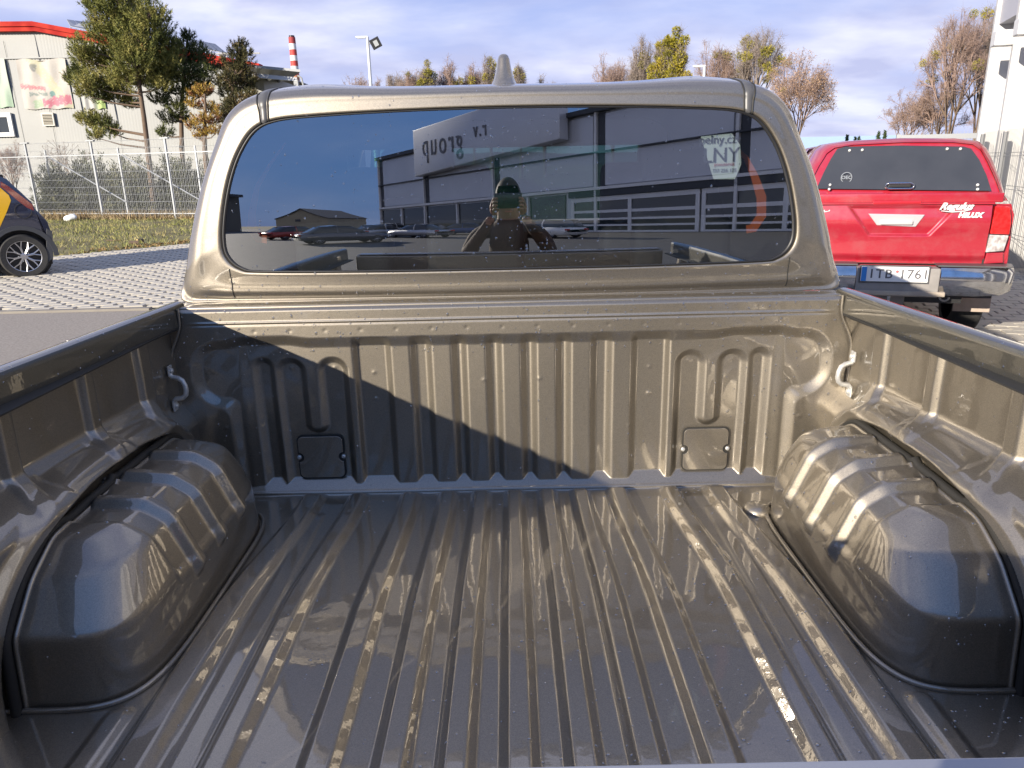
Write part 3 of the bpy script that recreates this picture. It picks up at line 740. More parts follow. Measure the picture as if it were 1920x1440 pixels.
# rain drops on the truck, one mesh
ico = bmesh.new(); bmesh.ops.create_icosphere(ico, subdivisions=1, radius=1.0); iv = np.array([v.co[:] for v in ico.verts]); ifc = np.array([[v.index for v in f.verts] for f in ico.faces]); ico.free()
V_, F_ = [], []
for i, (p, n_, r_) in enumerate(DROPS):
    n_ = n_ / (np.linalg.norm(n_) + 1e-9); a_ = np.array([0, 0, 1.0]) if abs(n_[2]) < .9 else np.array([1.0, 0, 0])
    u_ = np.cross(n_, a_); u_ /= np.linalg.norm(u_); v_ = np.cross(n_, u_)
    st_ = 1 + rng.rand() * .5
    Q = p + (iv[:, :1] * u_ * r_ + iv[:, 1:2] * v_ * r_ * st_ + iv[:, 2:3] * n_ * r_ * .5)
    V_.append(Q); F_.append(ifc + 12 * i)
rd = raw('water_drops', np.concatenate(V_), np.concatenate(F_), WATER, truck, True); rd['kind'] = 'stuff'

# =================================================================== GROUND
ASPH = mat('asphalt', (0.24, 0.21, 0.175), 0.9, noise=(45, 0.16, (0.34, 0.30, 0.25)), bump=(160, 0.5, 0.004))
SOIL = mat('joint_soil', (0.06, 0.05, 0.04), 0.95, noise=(5, 0.3, (0.09, 0.075, 0.055)))
CONC = mat('paver_concrete', (0.47, 0.44, 0.375), 0.85, noise=(2.2, 0.3, (0.40, 0.37, 0.315)), bump=(70, 0.4, 0.004))
EARTH = mat('field_earth', (0.13, 0.115, 0.07), 0.95, noise=(0.4, 0.3, (0.18, 0.16, 0.085)), bump=(3, 0.6, 0.05))
GRASSB = mat('grass_base', (0.13, 0.10, 0.05), 0.95, noise=(1.4, 0.22, (0.24, 0.22, 0.08)), bump=(25, 0.7, 0.03))
def sheet(name, poly, z, m):
    me = bpy.data.meshes.new(name); me.from_pydata([(x, y, z) for x, y in poly], [], [tuple(range(len(poly)))])
    o = link(name, me, m); o['kind'] = 'structure'; return o
sheet('ground', [(-1500, -1500), (1500, -1500), (1500, 1500), (-1500, 1500)], -0.012, EARTH)
sheet('asphalt_road', [(-60, -60), (40, -60), (40, 6.2), (6, 6.9), (-4.7, 7.45), (-60, 6.2)], -0.004, ASPH)
sheet('yard', [(-120, -160), (60, -160), (60, -4.2), (-120, -3.2)], -0.0005, mat('dark_asphalt', (0.055, 0.055, 0.055), 0.7, noise=(3, 0.3, (0.09, 0.085, 0.08)), bump=(160, 0.5, 0.004)))  # asphalt made darker so the rear window mirrors a dark yard
pav = sheet('pavement', [(-4.7, 7.45), (-60, 6.2), (-60, 7.5), (-9.3, 13.4), (-7.6, 15.8), (-2, 20), (6.5, 22), (14, 21), (20, 6), (6, 2.2), (1.2, 2.4), (1.2, 6.9)], 0.0, SOIL)

def paver_mesh(w_, d_, h_=0.03):
    V = []; e = 0.006
    for z, i in ((-0.02, 0), (h_ - e, 0), (h_, e)):
        V += [(-w_ / 2 + i, -d_ / 2 + i, z), (w_ / 2 - i, -d_ / 2 + i, z), (w_ / 2 - i, d_ / 2 - i, z), (-w_ / 2 + i, d_ / 2 - i, z)]
    F = [(8, 9, 10, 11)] + [(a, (a + 1) % 4, (a + 1) % 4 + 4, a + 4) for a in range(4)] + [(a + 4, (a + 1) % 4 + 4, (a + 1) % 4 + 8, a + 8) for a in range(4)]
    return np.array(V), F
def pave(region, w_, d_, gx, gy, ang, near, nmax, h_=0.03, jit=0.004):
    """lay stone blocks; the nearest nmax ones are separate pieces, the rest one mesh"""
    V0, F0 = paver_mesh(w_, d_, h_); ca, sa = math.cos(ang), math.sin(ang); spots = []
    def inpoly(x, y):
        c = False; n = len(region)
        for i in range(n):
            x1, y1 = region[i]; x2, y2 = region[i - 1]
            if (y1 > y) != (y2 > y) and x < (x2 - x1) * (y - y1) / (y2 - y1) + x1: c = not c
        return c
    cx = sum(p[0] for p in region) / len(region); cy = sum(p[1] for p in region) / len(region)
    R_ = max(math.hypot(p[0] - cx, p[1] - cy) for p in region); nx = int(R_ / (w_ + gx)) + 1; ny = int(R_ / (d_ + gy)) + 1
    for j in range(-ny, ny):
        for i in range(-nx, nx):
            u_ = (i + 0.5 * (j % 2)) * (w_ + gx); v_ = j * (d_ + gy); x = cx + u_ * ca - v_ * sa; y = cy + u_ * sa + v_ * ca
            if inpoly(x, y): spots.append((x, y))
    spots.sort(key=lambda p: (p[0] - near[0]) ** 2 + (p[1] - near[1]) ** 2)
    me = None
    for x, y in spots[:nmax]:
        if me is None:
            me = bpy.data.meshes.new('paver'); me.from_pydata([tuple(v) for v in V0], [], F0); me.materials.append(CONC)
        o = bpy.data.objects.new('paver', me); C.objects.link(o); o.parent = pav
        o.location = (x, y, random.uniform(-jit, jit)); o.rotation_euler = (0, 0, ang + random.uniform(-.01, .01))
    rest = spots[nmax:]
    if rest:
        V = []; F = []
        for k, (x, y) in enumerate(rest):
            a = ang + random.uniform(-.01, .01); c_, s_ = math.cos(a), math.sin(a); dz = random.uniform(-jit, jit)
            V.append(np.column_stack([x + V0[:, 0] * c_ - V0[:, 1] * s_, y + V0[:, 0] * s_ + V0[:, 1] * c_, V0[:, 2] + dz])); F += [tuple(i + 12 * k for i in f) for f in F0]
        o = raw('paver_field', np.concatenate(V), F, CONC, pav); o['kind'] = 'stuff'
pave([(-4.0, 7.5), (-14.5, 7.3), (-9.4, 13.3), (-7.6, 15.7), (-3.6, 15.9), (-3.0, 10)], 0.235, 0.115, 0.050, 0.035, 0.06, (-5.6, 7.4), 160)
pave([(1.3, 2.4), (5.6, 2.3), (8.2, 9.9), (9.6, 16), (2.2, 16)], 0.20, 0.16, 0.010, 0.010, -0.31, (4.6, 4.4), 130)
# concrete edging between the asphalt and the pavers
kb = MB(); kb.box((-9.6, 7.30, 0.0), (10.2, 0.10, 0.05), rz=0.016); kb.build('kerb_edging', mat('edging', (0.2, 0.18, 0.16), 0.9, noise=(6, .3, (0.26, 0.24, 0.2))))['kind'] = 'structure'

def blades(n, fpos, lmin, lmax, wd, up=0.0, dirs=None):
    """n thin triangular leaves; fpos (n,3) base points"""
    d = rng.normal(size=(n, 3)) if dirs is None else dirs + rng.normal(size=(n, 3)) * 0.55
    d[:, 2] += up; d /= np.linalg.norm(d, axis=1, keepdims=True)
    s = np.cross(d, rng.normal(size=(n, 3))); s /= np.linalg.norm(s, axis=1, keepdims=True)
    L_ = (lmin + (lmax - lmin) * rng.rand(n))[:, None]
    W_ = wd * (0.6 + 0.8 * rng.rand(n))[:, None]
    V = np.stack([fpos - s * W_, fpos + s * W_, fpos + d * L_], 1).reshape(-1, 3)
    return V, np.arange(3 * n).reshape(-1, 3)

def leaf_mat(name, cols, scale=1.5, rough=0.7, trans=0.0):
    m = bpy.data.materials.new(name); m.use_nodes = True; t = m.node_tree; b = t.nodes['Principled BSDF']; L = t.links.new
    c = t.nodes.new('ShaderNodeTexCoord'); n = t.nodes.new('ShaderNodeTexNoise'); n.inputs['Scale'].default_value = scale; n.inputs['Detail'].default_value = 3
    L(c.outputs['Object'], n.inputs['Vector'])
    r = t.nodes.new('ShaderNodeValToRGB'); r.color_ramp.elements[0].color = (*cols[0], 1); r.color_ramp.elements[1].color = (*cols[-1], 1)
    r.color_ramp.elements[0].position = 0.36; r.color_ramp.elements[1].position = 0.64
    for i, cc in enumerate(cols[1:-1]): e = r.color_ramp.elements.new(0.36 + 0.28 * (i + 1) / (len(cols) - 1)); e.color = (*cc, 1)
    L(n.outputs[0], r.inputs[0]); L(r.outputs[0], b.inputs['Base Color']); b.inputs['Roughness'].default_value = rough
    b.inputs['Specular IOR Level'].default_value = 0.25
    return m

# grass verge between pavers and fence
verge = [(-60, 7.6), (-9.35, 13.45), (-7.65, 15.9), (-2.2, 20.2), (4, 26), (-2, 34), (-60, 34)]
g0 = sheet('grass_verge', verge, -0.002, GRASSB)
n = 26000
gx = rng.uniform(-19, -3, n); gy = rng.uniform(12.6, 27.5, n)
lim = np.where(gx < -7.65, np.where(gx < -9.35, 13.45 + (gx + 9.35) * 0.115, 13.45 + (gx + 9.35) * 1.44), 15.9 + (gx + 7.65) * 0.79) + 0.25
patch = (np.sin(gx * 1.7) * np.sin(gy * 1.1 + 1) + rng.normal(size=n) * .35) > -0.55
ok = (gy > lim) & patch; gp = np.column_stack([gx[ok], gy[ok], np.full(ok.sum(), -0.01)])
V, F = blades(len(gp), gp, 0.05, 0.16, 0.010, up=1.6)
GR = leaf_mat('grass_blades', [(0.33, 0.28, 0.11), (0.21, 0.23, 0.06), (0.38, 0.32, 0.15)], 0.9)
raw('grass_blades', V, F, GR)['kind'] = 'stuff'
# tall dry grass under the fence
n = 9000; u_ = rng.rand(n); gp = np.column_stack([-20 + 15 * u_, 27.6 - 3.4 * u_ + rng.normal(size=n) * 0.25, np.zeros(n)])
V, F = blades(n, gp, 0.15, 0.42, 0.012, up=1.5)
raw('dry_grass_fringe', V, F, leaf_mat('straw', [(0.40, 0.31, 0.17), (0.30, 0.22, 0.12)], 1.2))['kind'] = 'stuff'
# fallen leaves / twigs at the paving edge
n = 420; u_ = rng.rand(n); gp = np.column_stack([-9.3 + 3 * u_, 14.0 + 3.2 * u_ + rng.rand(n) * 1.1, np.full(n, .02)])
V, F = blades(n, gp, 0.04, 0.09, 0.02); raw('leaf_litter', V, F, leaf_mat('litter', [(0.12, 0.07, 0.03), (0.3, 0.2, 0.08)], 6))['kind'] = 'stuff'
BARK = mat('bark', (0.11, 0.075, 0.05), 0.9, noise=(4, 0.3, (0.17, 0.12, 0.085)))
WOOD = mat('cut_wood', (0.5, 0.36, 0.16), 0.8, noise=(12, 0.3, (0.38, 0.27, 0.13)))
for (px, py, L_, a, lab) in ((252, 459, .20, .3, 'short cut log lying at the paving edge nearest the fence corner'), (263, 455, .16, 1.2, 'small pale log stub lying behind the longer cut log'), (214, 452, .35, .1, 'thin cut stick lying on the grass left of the two log stubs')):
    d = at(px, py, 15.5); tt = (0 - EYE[2]) / (d[2] - EYE[2]); p = Vector(EYE) + (d - Vector(EYE)) * tt
    r_ = .05 if L_ < .3 else .02
    lg = empty('cut_log', (p.x, p.y, r_), a, lab, 'log', 'cut wood left on the grass')
    MB().lathe([(r_, -L_ / 2), (r_ * .95, L_ / 2)], (0, 0, 0), 12, 'x').build('log_bark', BARK, lg, 60)
    for s_ in (-1, 1): MB().lathe([(r_ * .9, 0), (r_ * .88, s_ * .004)], (s_ * L_ / 2, 0, 0), 12, 'x').build('cut_end', WOOD, lg)
d = at(134, 414, 22); tt = -EYE[2] / (d[2] - EYE[2]); p = Vector(EYE) + (d - Vector(EYE)) * tt
bm = bmesh.new(); bmesh.ops.create_icosphere(bm, subdivisions=3, radius=1)
for v in bm.verts:
    k_ = 1 + .15 * math.sin(v.co.x * 3 + 1) * math.sin(v.co.y * 4); v.co = Vector((v.co.x * .23 * k_, v.co.y * .16 * k_, v.co.z * .13 * k_ + .10 + .03 * v.co.x))
me = bpy.data.meshes.new('white_stone'); bm.to_mesh(me); bm.free()
o = link('white_stone', me, mat('pale_stone', (0.72, 0.72, 0.70), 0.7, bump=(8, .5, .02)), None, True); o.location = p
tag(o, 'smooth white stone lying on the grass in front of the fence', 'stone')

# =================================================================== LEFT HALL
HY = 38.0
def hp(px, py, Y=HY): return at(px, py, Y)
SID = mat('pale_siding', (0.35, 0.355, 0.34), 0.6, noise=(0.5, 0.3, (0.30, 0.305, 0.295)))
hall = empty('factory_hall', (0, HY, 0), 0, 'pale corrugated factory hall with red roof edge behind the pines at the left', 'building')
def loc(o_, v): return (v[0] - o_.location.x, v[1] - o_.location.y, v[2] - o_.location.z)
A0, A1, A2 = hp(-140, 62), hp(72, 60), hp(492, 138)
nseg = int((A2.x - A0.x) / 0.075); P = np.zeros((nseg + 1, 2, 3))
for i in range(nseg + 1):
    x = A0.x + (A2.x - A0.x) * i / nseg
    zt = A0.z + (A1.z - A0.z) * (x - A0.x) / (A1.x - A0.x) if x < A1.x else A1.z + (A2.z - A1.z) * (x - A1.x) / (A2.x - A1.x)
    P[i, 0] = (x, -0.025 if (i // 1) % 2 else 0.025, 0); P[i, 1] = (x, -0.025 if (i // 1) % 2 else 0.025, zt)
grid('corrugated_wall', P, SID, hall, smooth=False)
for px in (20, 80, 142, 205): 
    q = hp(px, 120); q0 = hp(px + 8, 300)
    MB().tube([(q.x - .12, -.035, A1.z - .1 - abs(q.x - A1.x) * .17), (q.x + .0, -.035, .1)], .012, 4).build('sheet_joint', mat('joint_grey', (.29, .29, .27), .6), hall)
q = hp(100, 108); MB().box(((A0.x + A2.x) / 2, -.05, q.z), (A2.x - A0.x, .06, .06)).build('horizontal_joint', SID, hall)
REDF = mat('red_fascia', (0.27, 0.008, 0.010), 0.7, spec=0.1, noise=(1.2, 0.18, (0.50, 0.05, 0.03)))
for a, b in ((A0, A1), (A1, A2)):
    h_ = .42
    MB().prism([(a.x, -.30, a.z), (b.x, -.30, b.z), (b.x, -.30, b.z + h_ * .45), (a.x, -.30, a.z + h_ * .45)], (0, 0, 0), (0, .5, 0)).build('roof_fascia', REDF, hall)
    MB().prism([(a.x, -.38, a.z + h_ * .48), (b.x, -.38, b.z + h_ * .48), (b.x, -.38, b.z + h_), (a.x, -.38, a.z + h_)], (0, 0, 0), (0, .6, 0)).build('roof_edge', REDF, hall)
    MB().prism([(a.x, -.1, a.z + .3), (b.x, -.1, b.z + .3), (b.x, -.1, b.z + .36), (a.x, -.1, a.z + .36)], (0, 0, 0), (0, 30, 0)).build('roof', mat('roof_grey', (.3, .3, .3), .7), hall)
MB().prism([(A2.x, .05, 0), (A2.x, 30, 0), (A2.x, 30, A2.z), (A2.x, .05, A2.z)], (0, 0, 0), (-.1, 0, 0)).build('side_wall', SID, hall)
# window and louvred vent
wn = empty('window', (0, 0, 0)); wn.parent = hall
def hq(px, py): q_ = hp(px, py); return (q_.x, q_.z)
FRM = mat('white_frame', (.62, .62, .61), .4)
def frame_rect(mb, x0, z0, x1, z1, y, w_, d_):
    mb.box(((x0 + x1) / 2, y, z0 + w_ / 2), (x1 - x0, d_, w_)); mb.box(((x0 + x1) / 2, y, z1 - w_ / 2), (x1 - x0, d_, w_))
    mb.box((x0 + w_ / 2, y, (z0 + z1) / 2), (w_, d_, z1 - z0 - 2 * w_)); mb.box((x1 - w_ / 2, y, (z0 + z1) / 2), (w_, d_, z1 - z0 - 2 * w_))
x0, z1 = hq(-42, 213); x1, z0 = hq(31, 256)
mb = MB(); frame_rect(mb, x0, z0, x1, z1, -.10, .20, .12); mb.build('frame', FRM, wn)
MB().box(((x0 + x1) / 2, -.06, (z0 + z1) / 2), (x1 - x0 - .4, .02, z1 - z0 - .4)).build('pane', mat('dark_pane', (.05, .055, .06), .08), wn)
MB().box(((x0 + x1) / 2, -.14, (z0 + z1) / 2), (.10, .06, z1 - z0 - .4)).build('mullion', FRM, wn)
vn = empty('louvre_vent', (0, 0, 0)); vn.parent = hall
x0, z1 = hq(79, 212); x1, z0 = hq(106, 236)
mb = MB(); frame_rect(mb, x0, z0, x1, z1, -.09, .06, .10); mb.build('frame', mat('louvre_frame', (.5, .48, .42), .5), vn)
for i in range(7):
    MB().box(((x0 + x1) / 2, -.10, z0 + .10 + i * (z1 - z0 - .16) / 6.5), (x1 - x0 - .12, .09, .035)).build('slat', mat('louvre_slat', (.36, .33, .26), .5), vn)
MB().box(((x0 + x1) / 2, -.045, (z0 + z1) / 2), (x1 - x0 - .12, .02, z1 - z0 - .12)).build('vent_back', SEAM, vn)

# weathered banners on the wall: print as colour attribute on slack sheets
def banner(px0, py0, px1, py1, painter, label):
    x0, z1 = hq(px0, py0); x1, z0 = hq(px1, py1); nx, nz = 90, 60
    U_, V2 = np.meshgrid(np.linspace(0, 1, nx), np.linspace(0, 1, nz), indexing='ij')
    sag = 0.05 * np.sin(U_ * 9) * (V2 > .97) + 0.03 * np.sin(U_ * 14 + 2) * (V2 < .03)
    P = np.stack([x0 + (x1 - x0) * U_, -.09 - .03 * np.sin(U_ * 17) * np.sin(V2 * 5 + 1) + HY, z0 + (z1 - z0) * V2 + sag], -1)
    m = bpy.data.materials.new('banner_print'); m.use_nodes = True; t = m.node_tree
    at_ = t.nodes.new('ShaderNodeAttribute'); at_.attribute_name = 'print'
    fade = t.nodes.new('ShaderNodeHueSaturation'); fade.inputs['Saturation'].default_value = .8; fade.inputs['Value'].default_value = .66; t.links.new(at_.outputs['Color'], fade.inputs['Color']); t.links.new(fade.outputs[0], t.nodes['Principled BSDF'].inputs['Base Color']); t.nodes['Principled BSDF'].inputs['Roughness'].default_value = .6
    o = grid('banner', P, m); col = painter(U_, V2)
    a = o.data.color_attributes.new('print', 'FLOAT_COLOR', 'POINT')
    a.data.foreach_set('color', np.concatenate([col.reshape(-1, 3), np.ones((nx * nz, 1))], 1).astype(np.float32).ravel())
    tag(o, label, 'banner'); return o
def nz_(U_, V2, f, s):
    return np.sin(U_ * f + s + 2 * np.sin(V2 * f * .7 + s)) * np.sin(V2 * f * 1.3 + 1.7 * s + 1.5 * np.sin(U_ * f * .8))
def p_mint(U_, V2):
    c = np.array([.52, .60, .50]) + 0 * U_[..., None]; k = ss(V2, .7, 0)[..., None] * .8
    return c * (1 - k) + np.array([.38, .62, .36]) * k
def p_art(U_, V2):
    c = np.array([.60, .55, .47]) + 0 * U_[..., None]
    def put(mask, colr, a=1.0):
        nonlocal c
        k = (np.clip(mask, 0, 1) * a)[..., None]; c = c * (1 - k) + np.array(colr) * k
    n_ = nz_(U_, V2, 23, 1.0); n3 = nz_(U_, V2, 47, 3.0)
    put(ss(-np.abs(U_ - (.95 - V2 * .62)) + .13 + .03 * n_, 0, .04), (.62, .58, .28), .7)
    put(ss(-np.hypot((U_ - .33) / .8, V2 - .84) + .10 + .02 * n_, 0, .04), (.17, .18, .17), .8)
    put(ss(-np.abs(V2 - .47 + .12 * U_) + .055 + .03 * n3, 0, .02) * (U_ < .5), (.62, .06, .10), .9)
    put(ss(-np.abs(V2 - .30) + .05 + .03 * n_ + .02 * n3, 0, .02) * (U_ > .15) * (U_ < .52), (.16, .24, .22), .8)
    put(ss(-np.hypot((U_ - .62) / .9, V2 - .30) + .075, 0, .02), (.06, .28, .26), .9)
    put(ss(-np.abs(V2 - .11 - .10 * (U_ - .4)) + .10 + .05 * n_ + .02 * n3, 0, .02) * (U_ > .40) * (U_ < .98), (.62, .05, .14), .95)
    put(ss(-np.hypot((U_ - .30) / 1.2, V2 - .10) + .10 + .03 * n_, 0, .04), (.30, .50, .24), .8)
    put(ss(n3, .55, .9), (.66, .64, .60), .55)
    return c
def p_lime(U_, V2):
    c = np.array([.56, .55, .50]) + 0 * U_[..., None]
    k = (ss(U_, .45, .75) * ss(-V2, -.35, -.2))[..., None]; c = c * (1 - k) + np.array([.42, .62, .10]) * k
    k = (ss(nz_(U_, V2, 15, 2), .55, .8) * (V2 > .4) * (U_ < .6))[..., None] * .6; return c * (1 - k) + np.array([.22, .16, .16]) * k
banner(-60, 113, 28, 201, p_mint, 'faded mint green banner sheet at the left end of the corrugated wall')
banner(31, 113, 140, 203, p_art, 'weathered banner with torn pink lettering and a washed out figure on the wall')
banner(144, 114, 200, 204, p_lime, 'peeling pale banner with a lime green corner beside the tall pine')
# solar panels on the roof
SOL = mat('solar_cells', (.03, .05, .10), .15, 0, .6)
for k_, (a, b, c_, d_, lab) in enumerate((((125, 38), (132, 50), (206, 66), (200, 48), 'long tilted solar panel row on the roof left of the tall pine'), ((352, 74), (366, 88), (425, 101), (404, 84), 'short tilted solar panel row on the roof right of the tall pine'))):
    YS = HY + 4; q = [at(*a, YS + .9), at(*b, YS), at(*c_, YS), at(*d_, YS + .9)]
    e = empty('solar_panel', q[1], 0, lab, 'solar panel', 'solar panels on the hall roof')
    Q = [v - q[1] for v in q]; nrm = (Q[2] - Q[1]).cross(Q[0] - Q[1]).normalized()
    npan = 5 if k_ == 0 else 4
    for i in range(npan):
        f0, f1 = i / npan + .008, (i + 1) / npan - .008
        lo = Q[1].lerp(Q[2], f0), Q[1].lerp(Q[2], f1), Q[0].lerp(Q[3], f1), Q[0].lerp(Q[3], f0)
        MB().prism([v + nrm * .03 for v in lo], (0, 0, 0), nrm * .02).build('solar_cell_panel', SOL, e)
    MB().prism(Q, (0, 0, 0), nrm * .03).build('panel_frame', ZINC, e)
    for i in range(5):
        b0 = Q[1].lerp(Q[2], i / 4); MB().tube([b0 + Vector((0, 0, -.02)), b0 + Vector((0, 0, -.7))], .035, 6).build('support_leg', ZINC, e)
# open canopy roof at the hall's right end
cp = empty('canopy_roof', at(470, 140, 33), 0, 'flat grey steel canopy roof projecting right of the factory hall', 'canopy')
o0 = Vector(cp.location)
Q = [at(430, 122, 33) - o0, at(563, 136, 33) - o0, at(556, 139, 37) - o0, at(430, 142, 37) - o0]
GST = mat('grey_steel', (.38, .39, .4), .5, noise=(2, .3, (.32, .33, .33)))
MB().prism([at(420, 121, 32) - o0, at(563, 135, 32) - o0, at(540, 152, 44) - o0, at(420, 156, 44) - o0], (0, 0, 0), (0, 0, .10)).build('roof_sheet', GST, cp)
MB().prism([at(430, 133, 32.2) - o0, at(556, 145, 32.2) - o0, at(556, 152, 32.2) - o0, at(430, 141, 32.2) - o0], (0, 0, 0), (0, .12, 0)).build('edge_beam', mat('white_beam', (.62, .63, .64), .5), cp)
for i in range(5):
    a, b = at(440 + i * 24, 136 + i * 2.4, 32.4) - o0, at(432 + i * 22, 157 - i * .8, 43.5) - o0
    MB().tube([a, b], .07, 4).build('rafter', GST, cp)
q = at(555, 150, 32.3) - o0; MB().box((q.x, q.y, -o0.z / 2 + q.z / 2), (.18, .18, o0.z + q.z)).build('post', GST, cp)
q = at(563, 146, 32.3) - o0
MB().tube([(q.x - .1, q.y, q.z + .1), (q.x + .05, q.y, q.z), (q.x + .10, q.y, q.z - .3), (q.x + .02, q.y, q.z - .6), (q.x, q.y, -o0.z)], .04, 6).build('downpipe', GST, cp)

# chimney
ch = empty('chimney_stack', (at(550, 100, 120).x, 120, 0), 0, 'tall slim chimney with red and white bands rising behind the canopy', 'chimney')
zt = at(546, 70, 120).z; sc_ = (at(548, 70, 120).z - at(548, 166, 120).z) / 96
edges = [70, 82, 93, 104, 114, 124, 134, 142]; RW = [mat('band_dark_red', (.30, .04, .04), .7), mat('band_white', (.70, .69, .66), .7), mat('band_red', (.50, .06, .05), .7)]
def cr_(z): return .50 + (zt - z) * .014
for i in range(len(edges) - 1):
    a, b = zt - (edges[i] - 70) * sc_, zt - (edges[i + 1] - 70) * sc_
    MB().lathe([(cr_(b), b), (cr_(a), a)], (0, 0, 0), 20).build('painted_band', RW[0] if i == 0 else (RW[1] if i % 2 else RW[2]), ch, 60)
b = zt - (142 - 70) * sc_
MB().lathe([(cr_(0), 0), (cr_(b), b)], (0, 0, 0), 20).build('brick_shaft', mat('tan_brick', (.45, .22, .12), .8), ch, 60)
MB().lathe([(.44, zt), (.40, zt + .25)], (0, 0, 0), 16).build('chimney_mouth', BLACK, ch, 60)

# lamps
def lamp(px, ptop, Y, flood, label):
    b_ = at(px, ptop, Y); e = empty('street_lamp', (b_.x, Y, 0), 0, label, 'street lamp', 'lamp posts beyond the yard'); z = b_.z; k = Y / 40
    MB().lathe([(.11 * k, 0), (.075 * k, z)], (0, 0, 0), 12).build('pole', mat('lamp_pole', (.68, .68, .67), .4, .3), e, 60)
    MB().box((-.28 * k, 0, z + .02), (.62 * k, .18 * k, .07 * k)).build('lamp_head', mat('lamp_white', (.8, .8, .8), .4), e, bevel=.02)
    MB().box((-.32 * k, 0, z - .03 * k), (.40 * k, .13 * k, .03 * k)).build('lamp_lens', mat('lens', (.7, .7, .65), .2), e)
    if flood:
        R = Matrix.Rotation(math.radians(-25), 3, 'Y') @ Matrix.Rotation(math.radians(15), 3, 'X')
        c_ = Vector((.42 * k, -.1, z - .30 * k))
        MB().box(c_, (.50 * k, .16, .50 * k), R=R).build('floodlight', mat('flood_black', (.03, .03, .035), .5), e, bevel=.02)
        MB().box(c_ + R @ Vector((.02, -.095, .0)), (.22 * k, .03, .28 * k), R=R).build('flood_glass', mat('flood_glass', (.45, .47, .48), .15), e)
        MB().tube([(0, 0, z - .3 * k), (.25 * k, 0, z - .3 * k)], .035 * k, 6).build('bracket', GST, e)
lamp(689, 70, 42, True, 'tall white lamp post with a square black floodlight behind the cab roof')
lamp(1321, 124, 60, False, 'white lamp post with one flat head between the mistletoe trees')

# =================================================================== TREES
def pine(name, Y, base, trunk, clumps, m, label, bark=None, n_sh=1.0, needle=0.15, cat='pine tree', grp=None, depth=1.0):
    sc_ = (at(961, 300, Y) - at(960, 300, Y)).length
    b = at(base[0], base[1], Y); e = empty(name, (b.x, Y, 0), 0, label, cat, grp); o0 = Vector((b.x, Y, 0))
    tp = [Vector((0, 0, 0))] + [at(a, b_, Y) - o0 for a, b_ in trunk]
    MB().tube(tp, [.12 * (1 - .8 * i / len(tp)) for i in range(len(tp))], 8).build('trunk', bark or BARK, e, 60)
    PV = []; mb = MB()
    for (px, py, r) in clumps:
        R = r * 1.12 * sc_; dy = random.uniform(-1, 1) * depth
        c = at(px, py, Y + dy) - o0
        tz = min(tp[-1].z, c.z - .25 * abs(c.x)); k = min(range(len(tp)), key=lambda i: abs(tp[i].z - tz)); anchor = tp[k]
        if tp[0].z < tz < tp[-1].z:
            for i in range(len(tp) - 1):
                if tp[i].z <= tz <= tp[i + 1].z: anchor = tp[i].lerp(tp[i + 1], (tz - tp[i].z) / (tp[i + 1].z - tp[i].z))
        mid = anchor.lerp(c, .55) + Vector((0, 0, -.08)); mb.tube([anchor, mid, c], [.045, .03, .012], 5, caps=False)
        nsh = int(230 * n_sh * (r / 35) ** 2) + 20
        dirs = rng.normal(size=(nsh, 3)); dirs /= np.linalg.norm(dirs, axis=1, keepdims=True)
        rad = R * rng.rand(nsh) ** .45 * (1 + .25 * np.sin(dirs[:, 0] * 6 + px) * np.sin(dirs[:, 2] * 5 + py))
        pos = np.array(c) + dirs * rad[:, None] * np.array([1, 1, .72])
        dd = dirs * .6 + np.array([0, 0, .75]); dd /= np.linalg.norm(dd, axis=1, keepdims=True)
        for i in range(0, nsh, 9): mb.tube([c, Vector(pos[i])], [.012, .006], 3, caps=False)
        for q in range(20):
            tt = rng.rand(nsh, 1) * .28
            PV.append((pos + dd * tt, dd + rng.normal(size=(nsh, 3)) * .55))
    mb.build('branches', bark or BARK, e)
    pos = np.concatenate([a for a, _ in PV]); dd = np.concatenate([b_ for _, b_ in PV])
    V, F = blades(len(pos), pos, needle * .6, needle * 1.1, .013, dirs=dd)
    raw('needles', V, F, m, e)['kind'] = 'stuff'
    return e
PN1 = leaf_mat('pine_green', [(0.085, 0.10, 0.028), (0.185, 0.19, 0.05), (0.30, 0.27, 0.085)], 1.1)
PN2 = leaf_mat('pine_dark', [(0.045, 0.06, 0.020), (0.10, 0.12, 0.035), (0.15, 0.16, 0.055)], 1.3)
PN3 = leaf_mat('pine_brownish', [(0.05, 0.05, 0.02), (0.10, 0.09, 0.035), (0.17, 0.11, 0.05)], 1.5)
DRY = leaf_mat('dry_needles', [(0.24, 0.10, 0.05), (0.42, 0.30, 0.06), (0.30, 0.14, 0.07)], 2.0)
cl1 = [(182, 15, 18), (215, -8, 30), (258, -20, 34), (205, 30, 30), (248, 35, 36), (280, 30, 28), (292, 62, 28), (225, 70, 32), (262, 80, 34), (190, 62, 24), (158, 92, 18), (178, 120, 24), (150, 110, 12), (214, 112, 30), (250, 118, 30), (288, 105, 30), (312, 82, 18), (300, 135, 26), (140, 148, 16), (165, 160, 22), (198, 160, 26), (232, 150, 28), (270, 150, 24), (222, 184, 18), (188, 184, 15), (300, 162, 16), (158, 178, 10), (162, 226, 14), (183, 232, 20), (205, 248, 16), (180, 258, 10), (246, 196, 12), (320, 120, 20), (330, 100, 14), (150, 135, 11)]
pine('pine_tree', 30.0, (279, 330), ((276, 270), (270, 220), (262, 165), (256, 110), (250, 60), (246, 15), (244, -10)), cl1, PN1, 'tallest green pine, cut by the top of the photo, in front of the hall', n_sh=1.25, grp='pines in front of the hall', depth=.9)
